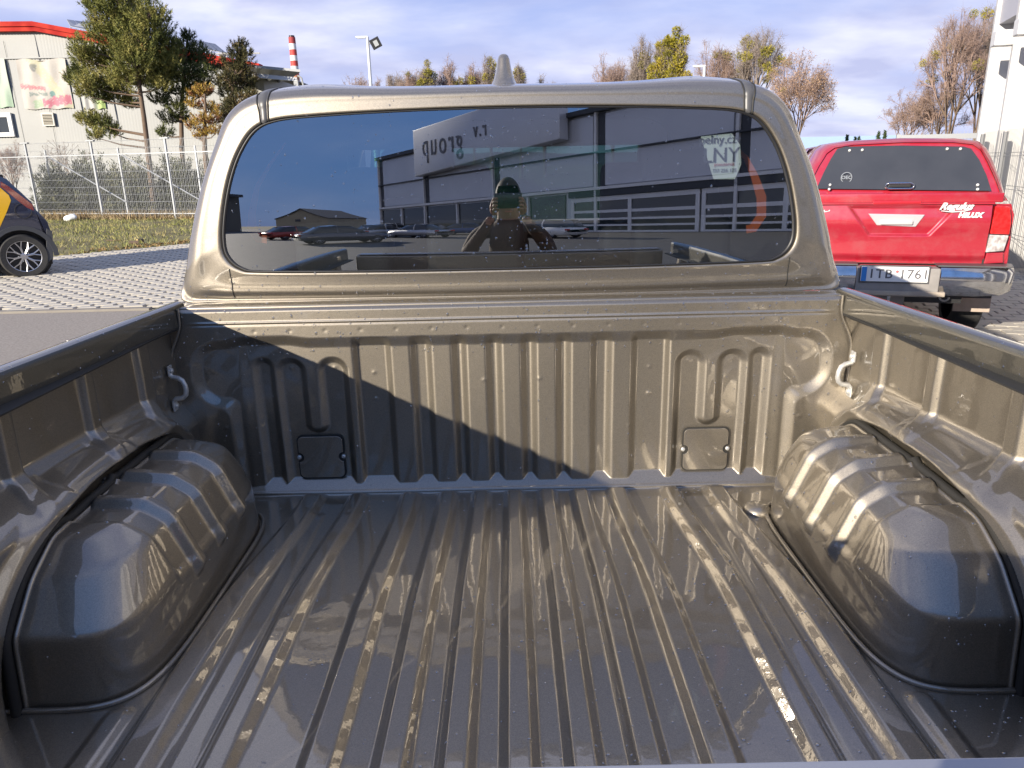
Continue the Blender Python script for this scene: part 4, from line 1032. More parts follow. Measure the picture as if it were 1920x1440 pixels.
cl2 = [(352, 72, 9), (346, 90, 15), (372, 98, 13), (385, 112, 12), (335, 112, 20), (362, 122, 20), (388, 138, 13), (345, 145, 24), (375, 156, 18), (320, 140, 15), (398, 130, 7), (300, 148, 18), (312, 172, 14), (352, 178, 18), (330, 205, 16), (318, 224, 14), (380, 178, 10), (310, 252, 10), (343, 225, 9), (300, 190, 14)]
pine('pine_tree', 31.5, (341, 330), ((341, 280), (340, 230), (342, 180), (346, 130), (350, 90), (352, 70)), cl2, PN2, 'middle darker pine with a thin bare trunk, right of the tallest pine', n_sh=1.1, grp='pines in front of the hall', depth=.7)
cl3 = [(450, 88, 8), (446, 102, 12), (462, 106, 8), (436, 118, 14), (458, 124, 13), (446, 140, 16), (428, 150, 12), (468, 152, 12), (442, 164, 17), (462, 172, 16), (425, 176, 11), (448, 192, 18), (472, 184, 8), (432, 205, 14), (412, 158, 8), (418, 130, 6), (426, 228, 12), (452, 214, 12)]
pine('pine_tree', 31.0, (424, 330), ((424, 250), (430, 200), (440, 150), (448, 110), (450, 90)), cl3, PN3, 'right dark brownish pine beside the canopy roof', n_sh=1.1, grp='pines in front of the hall', depth=.6)
cl4 = [(372, 178, 9), (385, 172, 8), (362, 200, 7), (392, 205, 9), (380, 228, 11), (364, 240, 9), (398, 232, 9), (410, 215, 8), (388, 252, 6), (405, 250, 7), (374, 260, 5)]
pine('dying_conifer', 30.2, (385, 330), ((384, 280), (384, 240), (385, 200), (384, 176)), cl4, DRY, 'thin rusty orange and yellow conifer between the two darker pines', n_sh=.8, cat='conifer', depth=.5)

# spreading juniper bushes behind the fence
JUN = leaf_mat('juniper', [(0.035, 0.045, 0.02), (0.085, 0.095, 0.04), (0.18, 0.175, 0.095)], 2.2)
def bush(px, py, rx, rz, Y, label, m=JUN, n=21000):
    c = at(px, py, Y); sc_ = (at(961, 300, Y) - at(960, 300, Y)).length
    e = empty('juniper_bush', (c.x, Y, 0), 0, label, 'bush', 'juniper bushes behind the wire fence')
    ns = 170; a = rng.rand(ns) * 2 * math.pi; elv = rng.rand(ns) ** 1.3 * 1.2; mb = MB(); pos = []; dr = []
    for i in range(ns):
        L_ = (.55 + .45 * rng.rand()); d = np.array([math.cos(a[i]) * math.cos(elv[i]) * rx * sc_, math.sin(a[i]) * math.cos(elv[i]) * 1.1, math.sin(elv[i]) * rz * sc_]) * L_
        b0 = np.array([d[0] * .05, d[1] * .05, .05]); tip = d + np.array([0, 0, .25])
        if i % 3 == 0: mb.tube([b0, (b0 + tip) / 2 + np.array([0, 0, .05]), tip], [.02, .014, .006], 4, caps=False)
        k = n // ns; t_ = rng.rand(k, 1) ** .6; p = b0 + (tip - b0) * t_ + rng.normal(size=(k, 3)) * .10 * (1.2 - t_ * .6)
        dn = (tip - b0) / np.linalg.norm(tip - b0); pos.append(p); dr.append(np.repeat(dn[None], k, 0))
    mb.build('branches', BARK, e)
    V, F = blades(sum(map(len, pos)), np.concatenate(pos), .07, .18, .022, dirs=np.concatenate(dr)); raw('foliage', V, F, m, e)['kind'] = 'stuff'
bush(120, 375, 60, 95, 30.5, 'dark juniper bush behind the fence nearest the parked hatchback')
bush(185, 380, 62, 112, 31, 'wide juniper bush behind the fence under the tallest pine')
bush(260, 380, 66, 106, 30.5, 'middle juniper bush behind the fence between the two pine trunks')
bush(345, 380, 62, 108, 31, 'juniper bush behind the fence next to the truck cab')
bush(425, 380, 60, 105, 31.5, 'juniper bush behind the fence partly hidden by the truck cab')

# ---- leafless trees
def bare_tree(px, py_top, Y, width_px, label, m_tw, mist=0, m_mi=None, seed=0, name='bare_tree', levels=6, lean=0.0, leafy=None, nleaf=0, group='leafless trees on the skyline', bigmist=False):
    R_ = random.Random(seed); sc_ = (at(961, 300, Y) - at(960, 300, Y)).length
    top = at(px, py_top, Y); H = top.z; W_ = width_px * sc_ / 2
    e = empty(name, (top.x, Y, 0), 0, label, 'tree', group)
    segs = []; tips = []
    def grow(p, d, L_, r, lv):
        q = p + d * L_
        segs.append((p, q, r, r * .72)); 
        if lv >= levels: tips.append(q); return
        if lv >= 2: tips.append(q)
        nb = 3 if lv < 3 else R_.choice((2, 3, 3))
        for k in range(nb):
            ang = R_.uniform(.30, .78) * (1.0 if k else .45); ax = Vector((R_.gauss(0, 1), R_.gauss(0, 1), R_.gauss(0, .4))).normalized()
            nd = (Matrix.Rotation(ang * (1.1 if k else .6), 3, d.cross(ax).normalized() if d.cross(ax).length > .01 else ax) @ d); nd = (nd + Vector((0, 0, .05))).normalized()
            grow(q, nd, L_ * R_.uniform(.66, .88), r * .66, lv + 1)
    nst = 3
    base = Vector((0, 0, 0)); tr = H * .22
    segs.append((base, Vector((0, 0, tr)), H * .022, H * .019))
    for k in range(nst):
        a = 2 * math.pi * k / nst + R_.random(); grow(Vector((0, 0, tr * R_.uniform(.7, 1))), Vector((math.cos(a) * .28 + lean, math.sin(a) * .28, 1)).normalized(), H * .22, H * .0105, 1)
    grow(Vector((0, 0, tr)), Vector((lean, 0, 1)), H * .23, H * .011, 1)
    P0 = np.array([s[0][:] for s in segs]); P1 = np.array([s[1][:] for s in segs]); r0 = np.array([s[2] for s in segs]); r1 = np.array([s[3] for s in segs])
    mxz = P1[:, 2].max(); kz = H / mxz; kx = W_ / np.percentile(np.abs(P1[:, 0]), 97)
    for A in (P0, P1): A[:, 2] *= kz; A[:, 0] *= kx; A[:, 1] *= kx
    r0 = np.maximum(r0, sc_ * .22); r1 = np.maximum(r1, sc_ * .15)
    # extra fine twigs
    T = np.array([t_[:] for t_ in tips]); T[:, 2] *= kz; T[:, 0] *= kx; T[:, 1] *= kx
    nt_ = min(len(T), 3000); T = T[rng.permutation(len(T))[:nt_]]
    d = rng.normal(size=(nt_ * 5, 3)) + np.array([0, 0, .3]); d /= np.linalg.norm(d, axis=1, keepdims=True)
    B = np.repeat(T, 5, 0) - np.repeat(rng.rand(nt_ * 5, 1), 1, 1) * np.array([0, 0, H * .02]); tw0, tw1 = B, B + d * H * .045
    P0 = np.concatenate([P0, tw0]); P1 = np.concatenate([P1, tw1]); r0 = np.concatenate([r0, np.full(len(B), sc_ * .16)]); r1 = np.concatenate([r1, np.full(len(B), sc_ * .08)])
    D_ = P1 - P0; D_ /= np.maximum(np.linalg.norm(D_, axis=1, keepdims=True), 1e-9)
    a_ = np.where(np.abs(D_[:, 2:3]) < .9, np.array([[0, 0, 1.0]]), np.array([[1.0, 0, 0]])); u_ = np.cross(D_, a_); u_ /= np.linalg.norm(u_, axis=1, keepdims=True); v_ = np.cross(D_, u_)
    V = []
    for k in range(3):
        c_, s_ = math.cos(2.0944 * k), math.sin(2.0944 * k); V.append(P0 + (u_ * c_ + v_ * s_) * r0[:, None])
    for k in range(3):
        c_, s_ = math.cos(2.0944 * k), math.sin(2.0944 * k); V.append(P1 + (u_ * c_ + v_ * s_) * r1[:, None])
    V = np.stack(V, 1); nseg_ = len(segs)
    big = 1 + 4 + 12
    def emit(nm, sel, m_):
        Vs = V[sel].reshape(-1, 3); n_ = len(V[sel]); i0 = np.arange(n_)[:, None] * 6
        F = np.stack([i0 + np.array([k, (k + 1) % 3, (k + 1) % 3 + 3, k + 3]) for k in range(3)], 1).reshape(-1, 4)
        return raw(nm, Vs, np.ascontiguousarray(F), m_, e)
    thick = r0 > H * .005
    emit('trunk', thick, BARK if m_tw is not TWB else BARK); emit('crown', ~thick, m_tw)['kind'] = 'stuff'
    if mist:
        rz = sc_ * (9 if not bigmist else 11)
        for k in range(mist):
            c = T[R_.randrange(len(T))] if not bigmist else T[R_.randrange(len(T))] * np.array([.85, .85, 1])
            if c[2] < H * .3: c = c * np.array([1, 1, 1.5])
            rr_ = rz * R_.uniform(.45, 1.1); n_ = int(260 * (1.6 if bigmist else 1))
            dd = rng.normal(size=(n_, 3)); dd /= np.linalg.norm(dd, axis=1, keepdims=True)
            V2, F2 = blades(n_, c + dd * (rr_ * rng.rand(n_) ** .4)[:, None], rr_ * .22, rr_ * .42, rr_ * .09, dirs=dd)
            raw('mistletoe', V2, F2, m_mi, e)
    if leafy is not None:
        idx = rng.randint(0, len(T), nleaf); pp = T[idx] + rng.normal(size=(nleaf, 3)) * H * .018
        V2, F2 = blades(nleaf, pp, sc_ * 1.6, sc_ * 3.4, sc_ * 1.0); raw('leaves', V2, F2, leafy, e)['kind'] = 'stuff'
    return e
TWB = mat('twig_brown', (0.26, 0.185, 0.14), 0.9, noise=(0.5, 0.3, (0.34, 0.24, 0.19)))
TWP = mat('twig_pinkish', (0.29, 0.20, 0.165), 0.9, noise=(0.4, 0.3, (0.36, 0.26, 0.21)))
TWG = mat('twig_grey', (0.24, 0.20, 0.17), 0.9, noise=(0.5, 0.3, (0.32, 0.26, 0.22)))
MIS = leaf_mat('mistletoe_leaves', [(0.16, 0.15, 0.02), (0.28, 0.25, 0.035), (0.36, 0.30, 0.05)], 1.4)
MIS2 = leaf_mat('mistletoe_gold', [(0.16, 0.15, 0.015), (0.30, 0.26, 0.025), (0.40, 0.32, 0.035)], 0.8)
BRL = leaf_mat('brown_leaves', [(0.24, 0.14, 0.08), (0.35, 0.23, 0.15), (0.38, 0.25, 0.15)], 0.5)
bare_tree(662, 137, 95, 70, 'low dark leafless tree left of the lamp post', TWB, 2, MIS, 1)
bare_tree(700, 146, 100, 60, 'low reddish leafless tree right behind the lamp post', TWP, 0, MIS, 21)
bare_tree(738, 133, 95, 60, 'grey leafless tree just right of the lamp post', TWG, 2, MIS, 2)
bare_tree(768, 128, 92, 40, 'leafless tree with low olive mistletoe left of the taller mistletoe tree', TWB, 9, MIS, 3)
bare_tree(800, 110, 90, 34, 'narrow tree packed with olive mistletoe balls at its top', TWG, 20, MIS, 4)
bare_tree(840, 106, 92, 56, 'pale rounded leafless tree right of the narrow mistletoe tree', TWP, 4, MIS, 5)
bare_tree(884, 118, 93, 56, 'pinkish leafless tree left of the roof antenna', TWP, 4, MIS, 6)
bare_tree(916, 104, 90, 36, 'leafless tree with mistletoe just left of the roof antenna', TWG, 16, MIS, 7)
bare_tree(974, 120, 90, 26, 'slim tree with a few mistletoe balls just right of the antenna', TWG, 7, MIS, 8)
bare_tree(1020, 140, 92, 46, 'low tree thick with green mistletoe right of the antenna', TWG, 22, MIS, 9)
bare_tree(1152, 96, 75, 74, 'small bare pinkish tree left of the golden tree', TWP, 2, MIS, 10)
bare_tree(1204, 68, 72, 50, 'slender leafless tree touching the golden tree from the left', TWG, 7, MIS, 11)
bare_tree(1258, 55, 70, 84, 'golden green tree covered all over in mistletoe', TWG, 150, MIS2, 12, bigmist=True)
bare_tree(1352, 72, 66, 80, 'loose brown leafless tree right of the small lamp post', TWP, 7, MIS, 13)
bare_tree(1424, 50, 64, 84, 'tall leafless tree with dark green mistletoe clumps at its top', TWG, 30, MIS, 14)
bare_tree(1506, 92, 55, 138, 'wide tree with dry brown leaves beside the cab corner', TWP, 4, MIS, 15, leafy=BRL, nleaf=4200)
bare_tree(1712, 165, 62, 104, 'lower hazy pinkish bare tree left of the tall pair', TWP, 0, MIS, 16)
bare_tree(1772, 140, 60, 110, 'bushy pink bare tree in front of the tall pair', TWP, 1, MIS, 17)
bare_tree(1812, 14, 58, 130, 'tallest bare tree of the right group with wide upper crown', TWP, 7, MIS, 18)
bare_tree(1866, 8, 60, 96, 'tall bare tree with yellow mistletoe touching the white building', TWG, 16, MIS2, 19)
# leafless shrub in front of the hall at the left edge
bare_tree(8, 262, 29, 70, 'small leafless shrub behind the fence above the hatchback', TWP, 0, MIS, 20, name='bare_shrub', levels=5, group=None)
bare_tree(118, 262, 33, 90, 'low arching leafless bush against the hall wall', TWG, 0, MIS, 23, name='bare_shrub', levels=4, group=None)

# distant hills, blue roofed hall, thujas
hx = np.linspace(-900, 900, 240)
def ridge(name, Y, base, amp, m, seed):
    t_ = base + amp * (np.sin(hx * .006 + seed) + .5 * np.sin(hx * .017 + 2 * seed) + .22 * np.sin(hx * .06 + seed) + .12 * rng.rand(len(hx)))
    P = np.zeros((len(hx), 3, 3)); P[:, 0] = np.column_stack([hx, np.full_like(hx, Y - 60), np.zeros_like(hx)]); P[:, 1] = np.column_stack([hx, np.full_like(hx, Y), t_]); P[:, 2] = np.column_stack([hx, np.full_like(hx, Y + 80), t_ * .2])
    o = grid(name, P, m); o['kind'] = 'structure'
ridge('far_hills', 700, 8, 3.0, mat('far_wood', (.06, .075, .10), .9, noise=(.02, .3, (.09, .11, .14))), 1.3)
bh = empty('blue_roofed_hall', (at(1600, 262, 110).x, 110, 0), 0, 'long low hall with pale blue roof far behind the red pickup', 'building')
MB().box((0, 0, 1.2), (24, 10, 2.4)).build('wall', mat('hall_wall', (.5, .5, .5), .7), bh)
MB().prism([(-12.5, -5.5, 2.4), (12.5, -5.5, 2.4), (12.5, 0, 4.4), (-12.5, 0, 4.4)], (0, 0, 0), (0, 0, .15)).build('roof', mat('blue_roof', (.42, .56, .74), .5), bh)
for i, px in enumerate((1589, 1604, 1611, 1648, 1660)):
    h_px = (252, 256, 255, 246, 244)[i]; b = at(px, h_px, 80)
    e = empty('thuja_tree', (b.x, 80, 0), 0, ('first slim dark thuja from the left behind the red canopy', 'second slim thuja, left one of the close pair', 'third slim thuja, right one of the close pair', 'fourth slim thuja, left of the tallest one', 'tallest slim thuja, nearest the white fence rail')[i], 'tree', 'slim thujas in front of the blue roof')
    n_ = 900; z = rng.rand(n_); a = rng.rand(n_) * 6.283; r_ = .38 * (1 - z) ** .6 * (0.7 + .3 * rng.rand(n_))
    V, F = blades(n_, np.column_stack([r_ * np.cos(a), r_ * np.sin(a), .2 + z * (b.z - .3)]), .15, .3, .06, up=1); raw('crown', V, F, leaf_mat('thuja', [(.03, .05, .02), (.07, .10, .04)], 3), e)['kind'] = 'stuff'
    MB().tube([(0, 0, 0), (0, 0, b.z * .8)], [.08, .03], 6).build('trunk', BARK, e)

# =================================================================== FENCES
WIRE = mat('galvanised_wire', (.31, .325, .34), .5, .4)
def mesh_fence(P0, P1, H, posts, label, z0=0.08, wire=.006, sp=.05, rails=(), hw=(), parts_post=True, post_w=.07, cap=False):
    P0, P1 = Vector(P0), Vector(P1); L_ = (P1 - P0).length; a = math.atan2(P1.y - P0.y, P1.x - P0.x)
    e = empty('mesh_fence', P0, a, label, 'fence')
    edges_ = [0] + [p for p in posts if 0 < p < L_] + [L_]
    for p in posts:
        MB().box((p, 0, H / 2), (post_w, post_w, H)).build('post', WIRE, e)
        if cap: MB().box((p, 0, H + .02), (.34, .10, .04)).build('post_cap', WIRE, e)
    for i in range(len(edges_) - 1):
        mb = MB(); a0, a1 = edges_[i] + post_w / 2, edges_[i + 1] - post_w / 2
        for k in range(int((a1 - a0) / sp)):
            mb.tube([(a0 + sp * (k + .5), 0, z0), (a0 + sp * (k + .5), 0, H + .03)], wire / 2, 3, caps=False)
        for z in hw: mb.tube([(a0, .006, z), (a1, .006, z)], wire * .7, 4, caps=False)
        o = mb.build('wire_panel', WIRE, e, fix=False); o['kind'] = 'stuff'
        for z, w_ in rails: MB().box(((a0 + a1) / 2, -.01, z), (a1 - a0, .04, w_)).build('rail', WIRE, e)
    return e
FL0 = (-24.0, 29.3, 0); FL1 = (-5.2, 23.3, 0)
def par(px, Yg=26.5):     # distance along the fence for a pixel column
    for k in range(4000):
        t_ = k / 4000; x = FL0[0] + (FL1[0] - FL0[0]) * t_; y = FL0[1] + (FL1[1] - FL0[1]) * t_
        q = at(px, 340, y)
        if x >= q.x: return t_ * math.hypot(FL1[0] - FL0[0], FL1[1] - FL0[1])
pp = [par(a) for a in (-60, 60, 182, 320)] + [par(455)]
hz = [.35 + .265 * i for i in range(10)]
mesh_fence(FL0, FL1, 2.75, pp, 'galvanised wire mesh fence with thick rails in front of the junipers', rails=((.20, .03), (2.28, .035)), hw=hz, wire=.0075, sp=.062, post_w=.065, cap=True)
fb = mesh_fence((-22.5, 31.0, 0), (-5.5, 27.0, 0), 2.6, [3.6, 7.1, 10.6, 14.0], 'second thinner wire fence with diagonal braces standing just behind', rails=(), hw=[.5, 1.1, 1.7, 2.3], wire=.005, sp=.10, post_w=.06)
for a, b in ((3.6, 7.1), (7.1, 10.6)):
    MB().tube([(a, -.03, 2.4), (b, -.03, .5)], .03, 6).build('brace', WIRE, fb)

# fence and gate on the right
RG0 = at(1676, 300, 12.5); RG1 = at(1846, 300, 12.0)
zr = at(1760, 250, 12.3).z
e = mesh_fence((RG0.x, RG0.y, 0), (RG1.x, RG1.y, 0), zr, [0.03], 'white topped wire gate behind the red pickup', rails=((zr - .06, .09),), hw=[.6, 1.2], wire=.006, sp=.055, post_w=.07)
WIRE = mat('dull_grey_wire', (.22, .225, .23), .6, .2)
e2 = mesh_fence((7.98, 11.25, 0), (6.85, 7.9, 0), at(1880, 250, 11).z, [0.04, 1.35], 'wire mesh panel fence in front of the white building', rails=(), hw=[.5, .55, 1.15, 1.2, 1.62, 1.67], wire=.006, sp=.055, post_w=.06)


# =================================================================== DEALER BUILDING (right, runs on behind the camera)
DYAW = math.atan2(-0.951, -0.309)
WALLW = mat('white_cladding', (.56, .555, .54), .5, noise=(.7, .3, (.50, .495, .485)))
SILV = mat('silver_panel', (.66, .67, .70), .30, .35, noise=(.35, .3, (.58, .59, .62)))
MULL = mat('mullion_white', (.80, .80, .80), .45)
DKST = mat('dark_strip', (.05, .055, .065), .5)
GLZ = mat('showroom_glass', (.02, .03, .035), .03, 0, 0, spec=1.0)
OUT = -1.0     # sign of local y that points away from the wall
wb = empty('white_building', (8.35, 11.6, 0), DYAW, 'tall white clad building with vertical fins at the right edge', 'building')
BH = 7.6
MB().box((6.0, 4.0, BH / 2), (12.0, 7.6, BH)).build('wall', WALLW, wb)
GP = mat('cladding_panel_grey', (.40, .40, .44), .5)
for i in range(10):
    x_ = .05 + i * 1.25
    MB().box((x_, OUT * .02, BH / 2), (.10, .42, BH + .05)).build('fin', WALLW, wb)
    if i < 9:
        MB().box((x_ + .62, OUT * .02, BH - 1.95), (1.10, .30, 3.9)).build('cladding_panel', GP, wb)
        MB().box((x_ + .62, .12, 1.8), (1.10, .05, 3.5)).build('lower_panel', WALLW, wb)
for xx in (1.2, 2.3):
    MB().box((xx, OUT * .33, 3.35), (.25, .30, .22)).build('wall_lamp', FRM, wb, bevel=.02)
# the dealer's main building stands behind the photographer: local +X runs along its front
db = empty('dealer_building', (13.6, -28.0, 0), math.atan2(-.748, -.664), 'long silver dealer showroom with garage doors, mirrored in the rear window', 'building')
BL = 41.0
MB().box((BL / 2 - 4, 8.0, 3.7), (BL + 8, 15.6, 7.4)).build('wall', SILV, db)
for x0_, x1_ in ((-8, 1.5), (1.5, 11.6), (11.6, 22.2), (22.2, 32.3), (32.3, 40.9)):
    for (z0, z1) in ((3.75, 5.35), (5.42, 7.2)):
        MB().box(((x0_ + x1_) / 2 - .12, .12, (z0 + z1) / 2), (x1_ - x0_ - .9, .10, z1 - z0)).build('silver_panel', SILV, db, bevel=.01)
    MB().box((x1_, .02, 3.7), (.18, .30, 7.3)).build('mullion', MULL, db)
    MB().box((x1_ - .42, .10, 5.45), (.55, .12, 3.6)).build('dark_strip', DKST, db)
MB().box((16.5, .0, 5.38), (49, .30, .07)).build('panel_joint', DKST, db)
MB().box((16.5, .0, 7.42), (49.4, .6, .22)).build('roof_edge', DKST, db)
MB().box((16.5, -.02, 3.62), (49, .34, .14)).build('transom', MULL, db)
MB().box((3.0, .0, 3.40), (22, .26, .34)).build('door_head', DKST, db)
for gi, gx_ in enumerate((-6.0, 4.2)):
    gd = empty('garage_door', (gx_ + 4.6, .1, 0)); gd.parent = db
    wd, ht = 9.8, 3.2
    for j in range(5): MB().box((0, -.10, .10 + j * (ht - .2) / 4), (wd, .09, .22)).build('door_rail', MULL, gd)
    for k in range(3): MB().box((-wd / 2 + k * wd / 2, -.105, ht / 2), (.26, .09, ht)).build('door_stile', MULL, gd)
    for j in range(4):
        for k in range(2):
            MB().box((-wd / 2 + (k + .5) * wd / 2, -.05, .10 + (j + .5) * (ht - .2) / 4), (wd / 2 - .2, .02, (ht - .2) / 4 - .16)).build('pane', GLZ, gd)
for x0_, x1_ in ((14.4, 18.2), (18.2, 22.2), (22.2, 27.2), (27.2, 32.3), (32.3, 36.6), (36.6, 40.9)):
    MB().box(((x0_ + x1_) / 2, .12, 1.75), (x1_ - x0_ - .25, .06, 3.4)).build('showroom_pane', GLZ, db)
    MB().box((x1_, .02, 1.75), (.16, .24, 3.5)).build('glazing_post', MULL, db)
MB().prism([(14, -1.0, 6.2), (32.3, -1.0, 5.5), (32.3, -1.0, 8.6), (14, -1.0, 8.9)], (0, 0, 0), (0, .9, 0)).build('sign_box', SILV, db, 40, bevel=.05)
LET = mat('sign_letter_grey', (.17, .175, .19), .5)
text_obj('sign_letters', 'group', 2.1, LET, db, face_mat((27.8, -1.04, 7.3), (1, 0, .03), (0, 0, 1)), .03, space=1.25)
text_obj('sign_letters', 'r.v', 1.3, LET, db, face_mat((22.5, -1.04, 7.6), (1, 0, .03), (0, 0, 1)), .03, space=1.25)

# =================================================================== RED PICKUP
RO = (Vector(EYE) + (at(1690, 410, 5) - Vector(EYE)).normalized() * 1.0); dd = Vector((at(1690, 410, 5).x, at(1690, 410, 5).y + 1.78, 0)).normalized()
O_ = Vector((0, -1.78, 0)) + dd * 7.0
rt = empty('red_pickup_truck', (O_.x, O_.y, 0), math.radians(-18), 'red pickup truck with a red hard canopy parked at the right', 'pickup truck')
hdir = Vector((math.sin(math.radians(18)), math.cos(math.radians(18)), 0)); rdir = Vector((hdir.y, -hdir.x, 0))
def rl(px, py, off=0.0):
    """local (X, Z) of photo pixel on the plane 'off' behind the rear face"""
    d = at(px, py, 5) - Vector(EYE); t_ = ((O_ + hdir * off - Vector(EYE)).dot(hdir)) / d.dot(hdir); p = Vector(EYE) + d * t_ - O_
    return p.dot(rdir), p.z
def ringxz(pts, y): return [(a, y, b) for a, b in pts]
# body sides and bed
body_loft('body', [(.10, .74, .83, .80, .62, 1.18, 1.27), (.5, .80, .88, .84, .50, 1.18, 1.28), (1.6, .84, .93, .86, .45, 1.18, 1.28), (3.9, .84, .93, .86, .45, 1.15, 1.28), (4.7, .82, .90, .76, .45, 1.02, 1.16), (5.1, .7, .8, .6, .5, .8, .95)], RED, rt)
MB().prism([(-.80, .11, .62), (.80, .11, .62), (.84, .11, .80), (.83, .11, 1.18), (.80, .11, 1.265), (-.80, .11, 1.265), (-.83, .11, 1.18), (-.84, .11, .80)], (0, 0, 0), (0, .03, 0)).build('rear_panel', RED, rt)
# tailgate with its formed relief
nx, nz = 120, 80
Xg, Zg = np.meshgrid(np.linspace(-.68, .655, nx), np.linspace(.785, 1.262, nz), indexing='ij')
dep = .0 - .020 * np.cos(Xg / .75 * math.pi / 2) - .02 * np.exp(-((Zg - 1.13) / .10) ** 2) + .025 * ss(-Zg, -.86, -.80)
trap = np.maximum(np.abs(Xg) - (.245 + (Zg - 1.05) * .75), np.maximum(1.02 - Zg, Zg - 1.245)); dep = dep + .022 * (1 - ss(trap, -.01, .012))
P = np.stack([Xg, .055 + dep, Zg], -1); grid('tailgate', P, RED, rt)
mb = MB(); frame_rect(mb, -.685, .778, .66, 1.268, .095, .012, .06); mb.build('tailgate_gap', SEAM, rt)
MB().prism([(-.69, 0.02, 1.268), (.665, 0.02, 1.268), (.665, .10, 1.282), (-.69, .10, 1.282)], (0, 0, 0), (0, 0, .010)).build('tailgate_top_lip', RED, rt)
hx_ = [rl(*p) for p in ((1629, 401), (1736, 403), (1718, 426), (1645, 423))]
MB().prism([(a, .028, b) for a, b in hx_], (0, 0, 0), (0, .03, 0)).build('handle_plate', mat('white_chrome', (.8, .8, .8), .18, .6), rt, bevel=.006)
a = rl(1652, 412); b = rl(1712, 418)
MB().box(((a[0] + b[0]) / 2, .018, (a[1] + b[1]) / 2 - .012), (b[0] - a[0], .03, .034)).build('tailgate_handle', mat('handle_silver', (.7, .7, .68), .3, .5), rt, 40, bevel=.008)
a = rl(1638, 379); b = rl(1728, 383); MB().box(((a[0] + b[0]) / 2, .030, (a[1] + b[1]) / 2), (b[0] - a[0], .02, .030)).build('stop_lamp', mat('stop_lamp_red', (.45, .02, .03), .2, 0, .6), rt, 40, bevel=.006)
# canopy
co = [(.80, 1.285), (.775, 1.33), (.74, 1.45), (.68, 1.60), (.63, 1.70), (.57, 1.755), (.40, 1.782), (0, 1.795)]
ci = [(.775, 1.29), (.735, 1.345), (.70, 1.44), (.635, 1.585), (.58, 1.685), (.52, 1.73), (.38, 1.75), (0, 1.76)]
def half2(h, sft=-.02): return [(a + sft, b) for a, b in h] + [(-a + sft, b) for a, b in h[-2::-1]]
yc_ = lambda z: .08 + (z - 1.285) * .42
rows = []
ho, hi = half2(co), half2(ci)
rows.append([(a, yc_(b) + .0, b) for a, b in hi]); rows.append([(a * 1.012, yc_(b) + .012, b + .008) for a, b in hi]); rows.append([(a, yc_(b) + .05, b) for a, b in ho]); rows.append([(a * 1.03, .9 + (b - 1.28) * .1, b + .012) for a, b in ho]); rows.append([(a * 1.03, 1.75, b) for a, b in ho])
grid('canopy_shell', np.transpose(np.array(rows), (1, 0, 2)), RED, rt)
MB().prism([(a, yc_(b) + .02, b) for a, b in hi], (0, 0, 0), (0, .02, 0)).build('canopy_back', RED, rt)
MB().box((-.02, .085, 1.318), (1.50, .05, .075)).build('canopy_sill', RED, rt, 40, bevel=.01)
gp_ = [rl(*p, .12) for p in ((1531, 354), (1858, 358), (1852, 328), (1842, 300), (1829, 279), (1815, 275), (1700, 273), (1590, 275), (1573, 279), (1560, 298), (1545, 325))]
gl = MB().prism([(a, yc_(b) - .012, b) for a, b in gp_], (0, 0, 0), (0, .012, .004)).build('canopy_glass', mat('smoked_canopy_glass', (.035, .037, .042), .22, 0, .5, noise=(4, .3, (.05, .052, .058))), rt, bevel=.004)
for (px, py) in ((1594, 282), (1618, 281), (1778, 279), (1803, 279), (1555, 346), (1553, 354), (1828, 346), (1827, 354)):
    a, b = rl(px, py, .2); MB().lathe([(.011, 0), (.011, -.012), (.006, -.018)], (a, yc_(b) - .012, b), 10, 'y').build('glass_bolt', FRM, rt, 60)
a, b = rl(1687, 349, .1)
MB().lathe([(.02, 0), (.02, -.02)], (a - .07, yc_(b) - .01, b), 10, 'y').build('handle_boss', CHROME, rt)
MB().tube([(a - .105 + .03 * 0, yc_(b) - .035, b)] + [(a + x_, yc_(b) - .04, b + dz) for x_, dz in ((-.10, .018), (-.08, .024), (.08, .024), (.10, .014), (.105, 0), (.10, -.014), (.08, -.020), (-.08, -.020), (-.10, -.014), (-.105, 0))], .008, 8, caps=False).build('canopy_handle', CHROME, rt, 60)
MB().box((a, yc_(b) - .03, b + .003), (.17, .02, .026)).build('handle_grip', BLACK, rt, bevel=.006)
a, b = rl(1587, 333, .15)
stk = mat('sticker_grey', (.22, .24, .27), .6)
MB().tube([(a + .042 * math.cos(t_), yc_(b) - .022, b + .042 * math.sin(t_)) for t_ in np.linspace(0, 6.283, 25)], .004, 5, caps=False).build('round_sticker', stk, rt)
text_obj('round_sticker_text', 'OEC', .040, stk, rt, face_mat((a, yc_(b) - .024, b), (1, 0, 0), (0, .39, .92)), .001, bold=.001)
a, b = rl(1793, 388); text_obj('badge_text', 'Regulus', .075, FRM, rt, face_mat((a, .018, b + .002), (1, 0, .0), (0, 0, 1)), .003, shear=.5, bold=.003)
MB().tube([(a - .10, .018, b - .032), (a - .02, .018, b - .040), (a + .07, .018, b - .034), (a + .115, .018, b - .022)], [.003, .006, .005, .002], 5).build('badge_swoosh', FRM, rt)
a, b = rl(1820, 404); text_obj('badge_text', 'HILUX', .052, FRM, rt, face_mat((a, .020, b), (1, 0, .0), (0, 0, 1)), .003, shear=.25, bold=.004, space=1.15)
a, b = rl(1548, 398); text_obj('badge_text', '4x4', .040, FRM, rt, face_mat((a, .040, b), (1, 0, .0), (0, 0, 1)), .003, shear=.3, bold=.002)
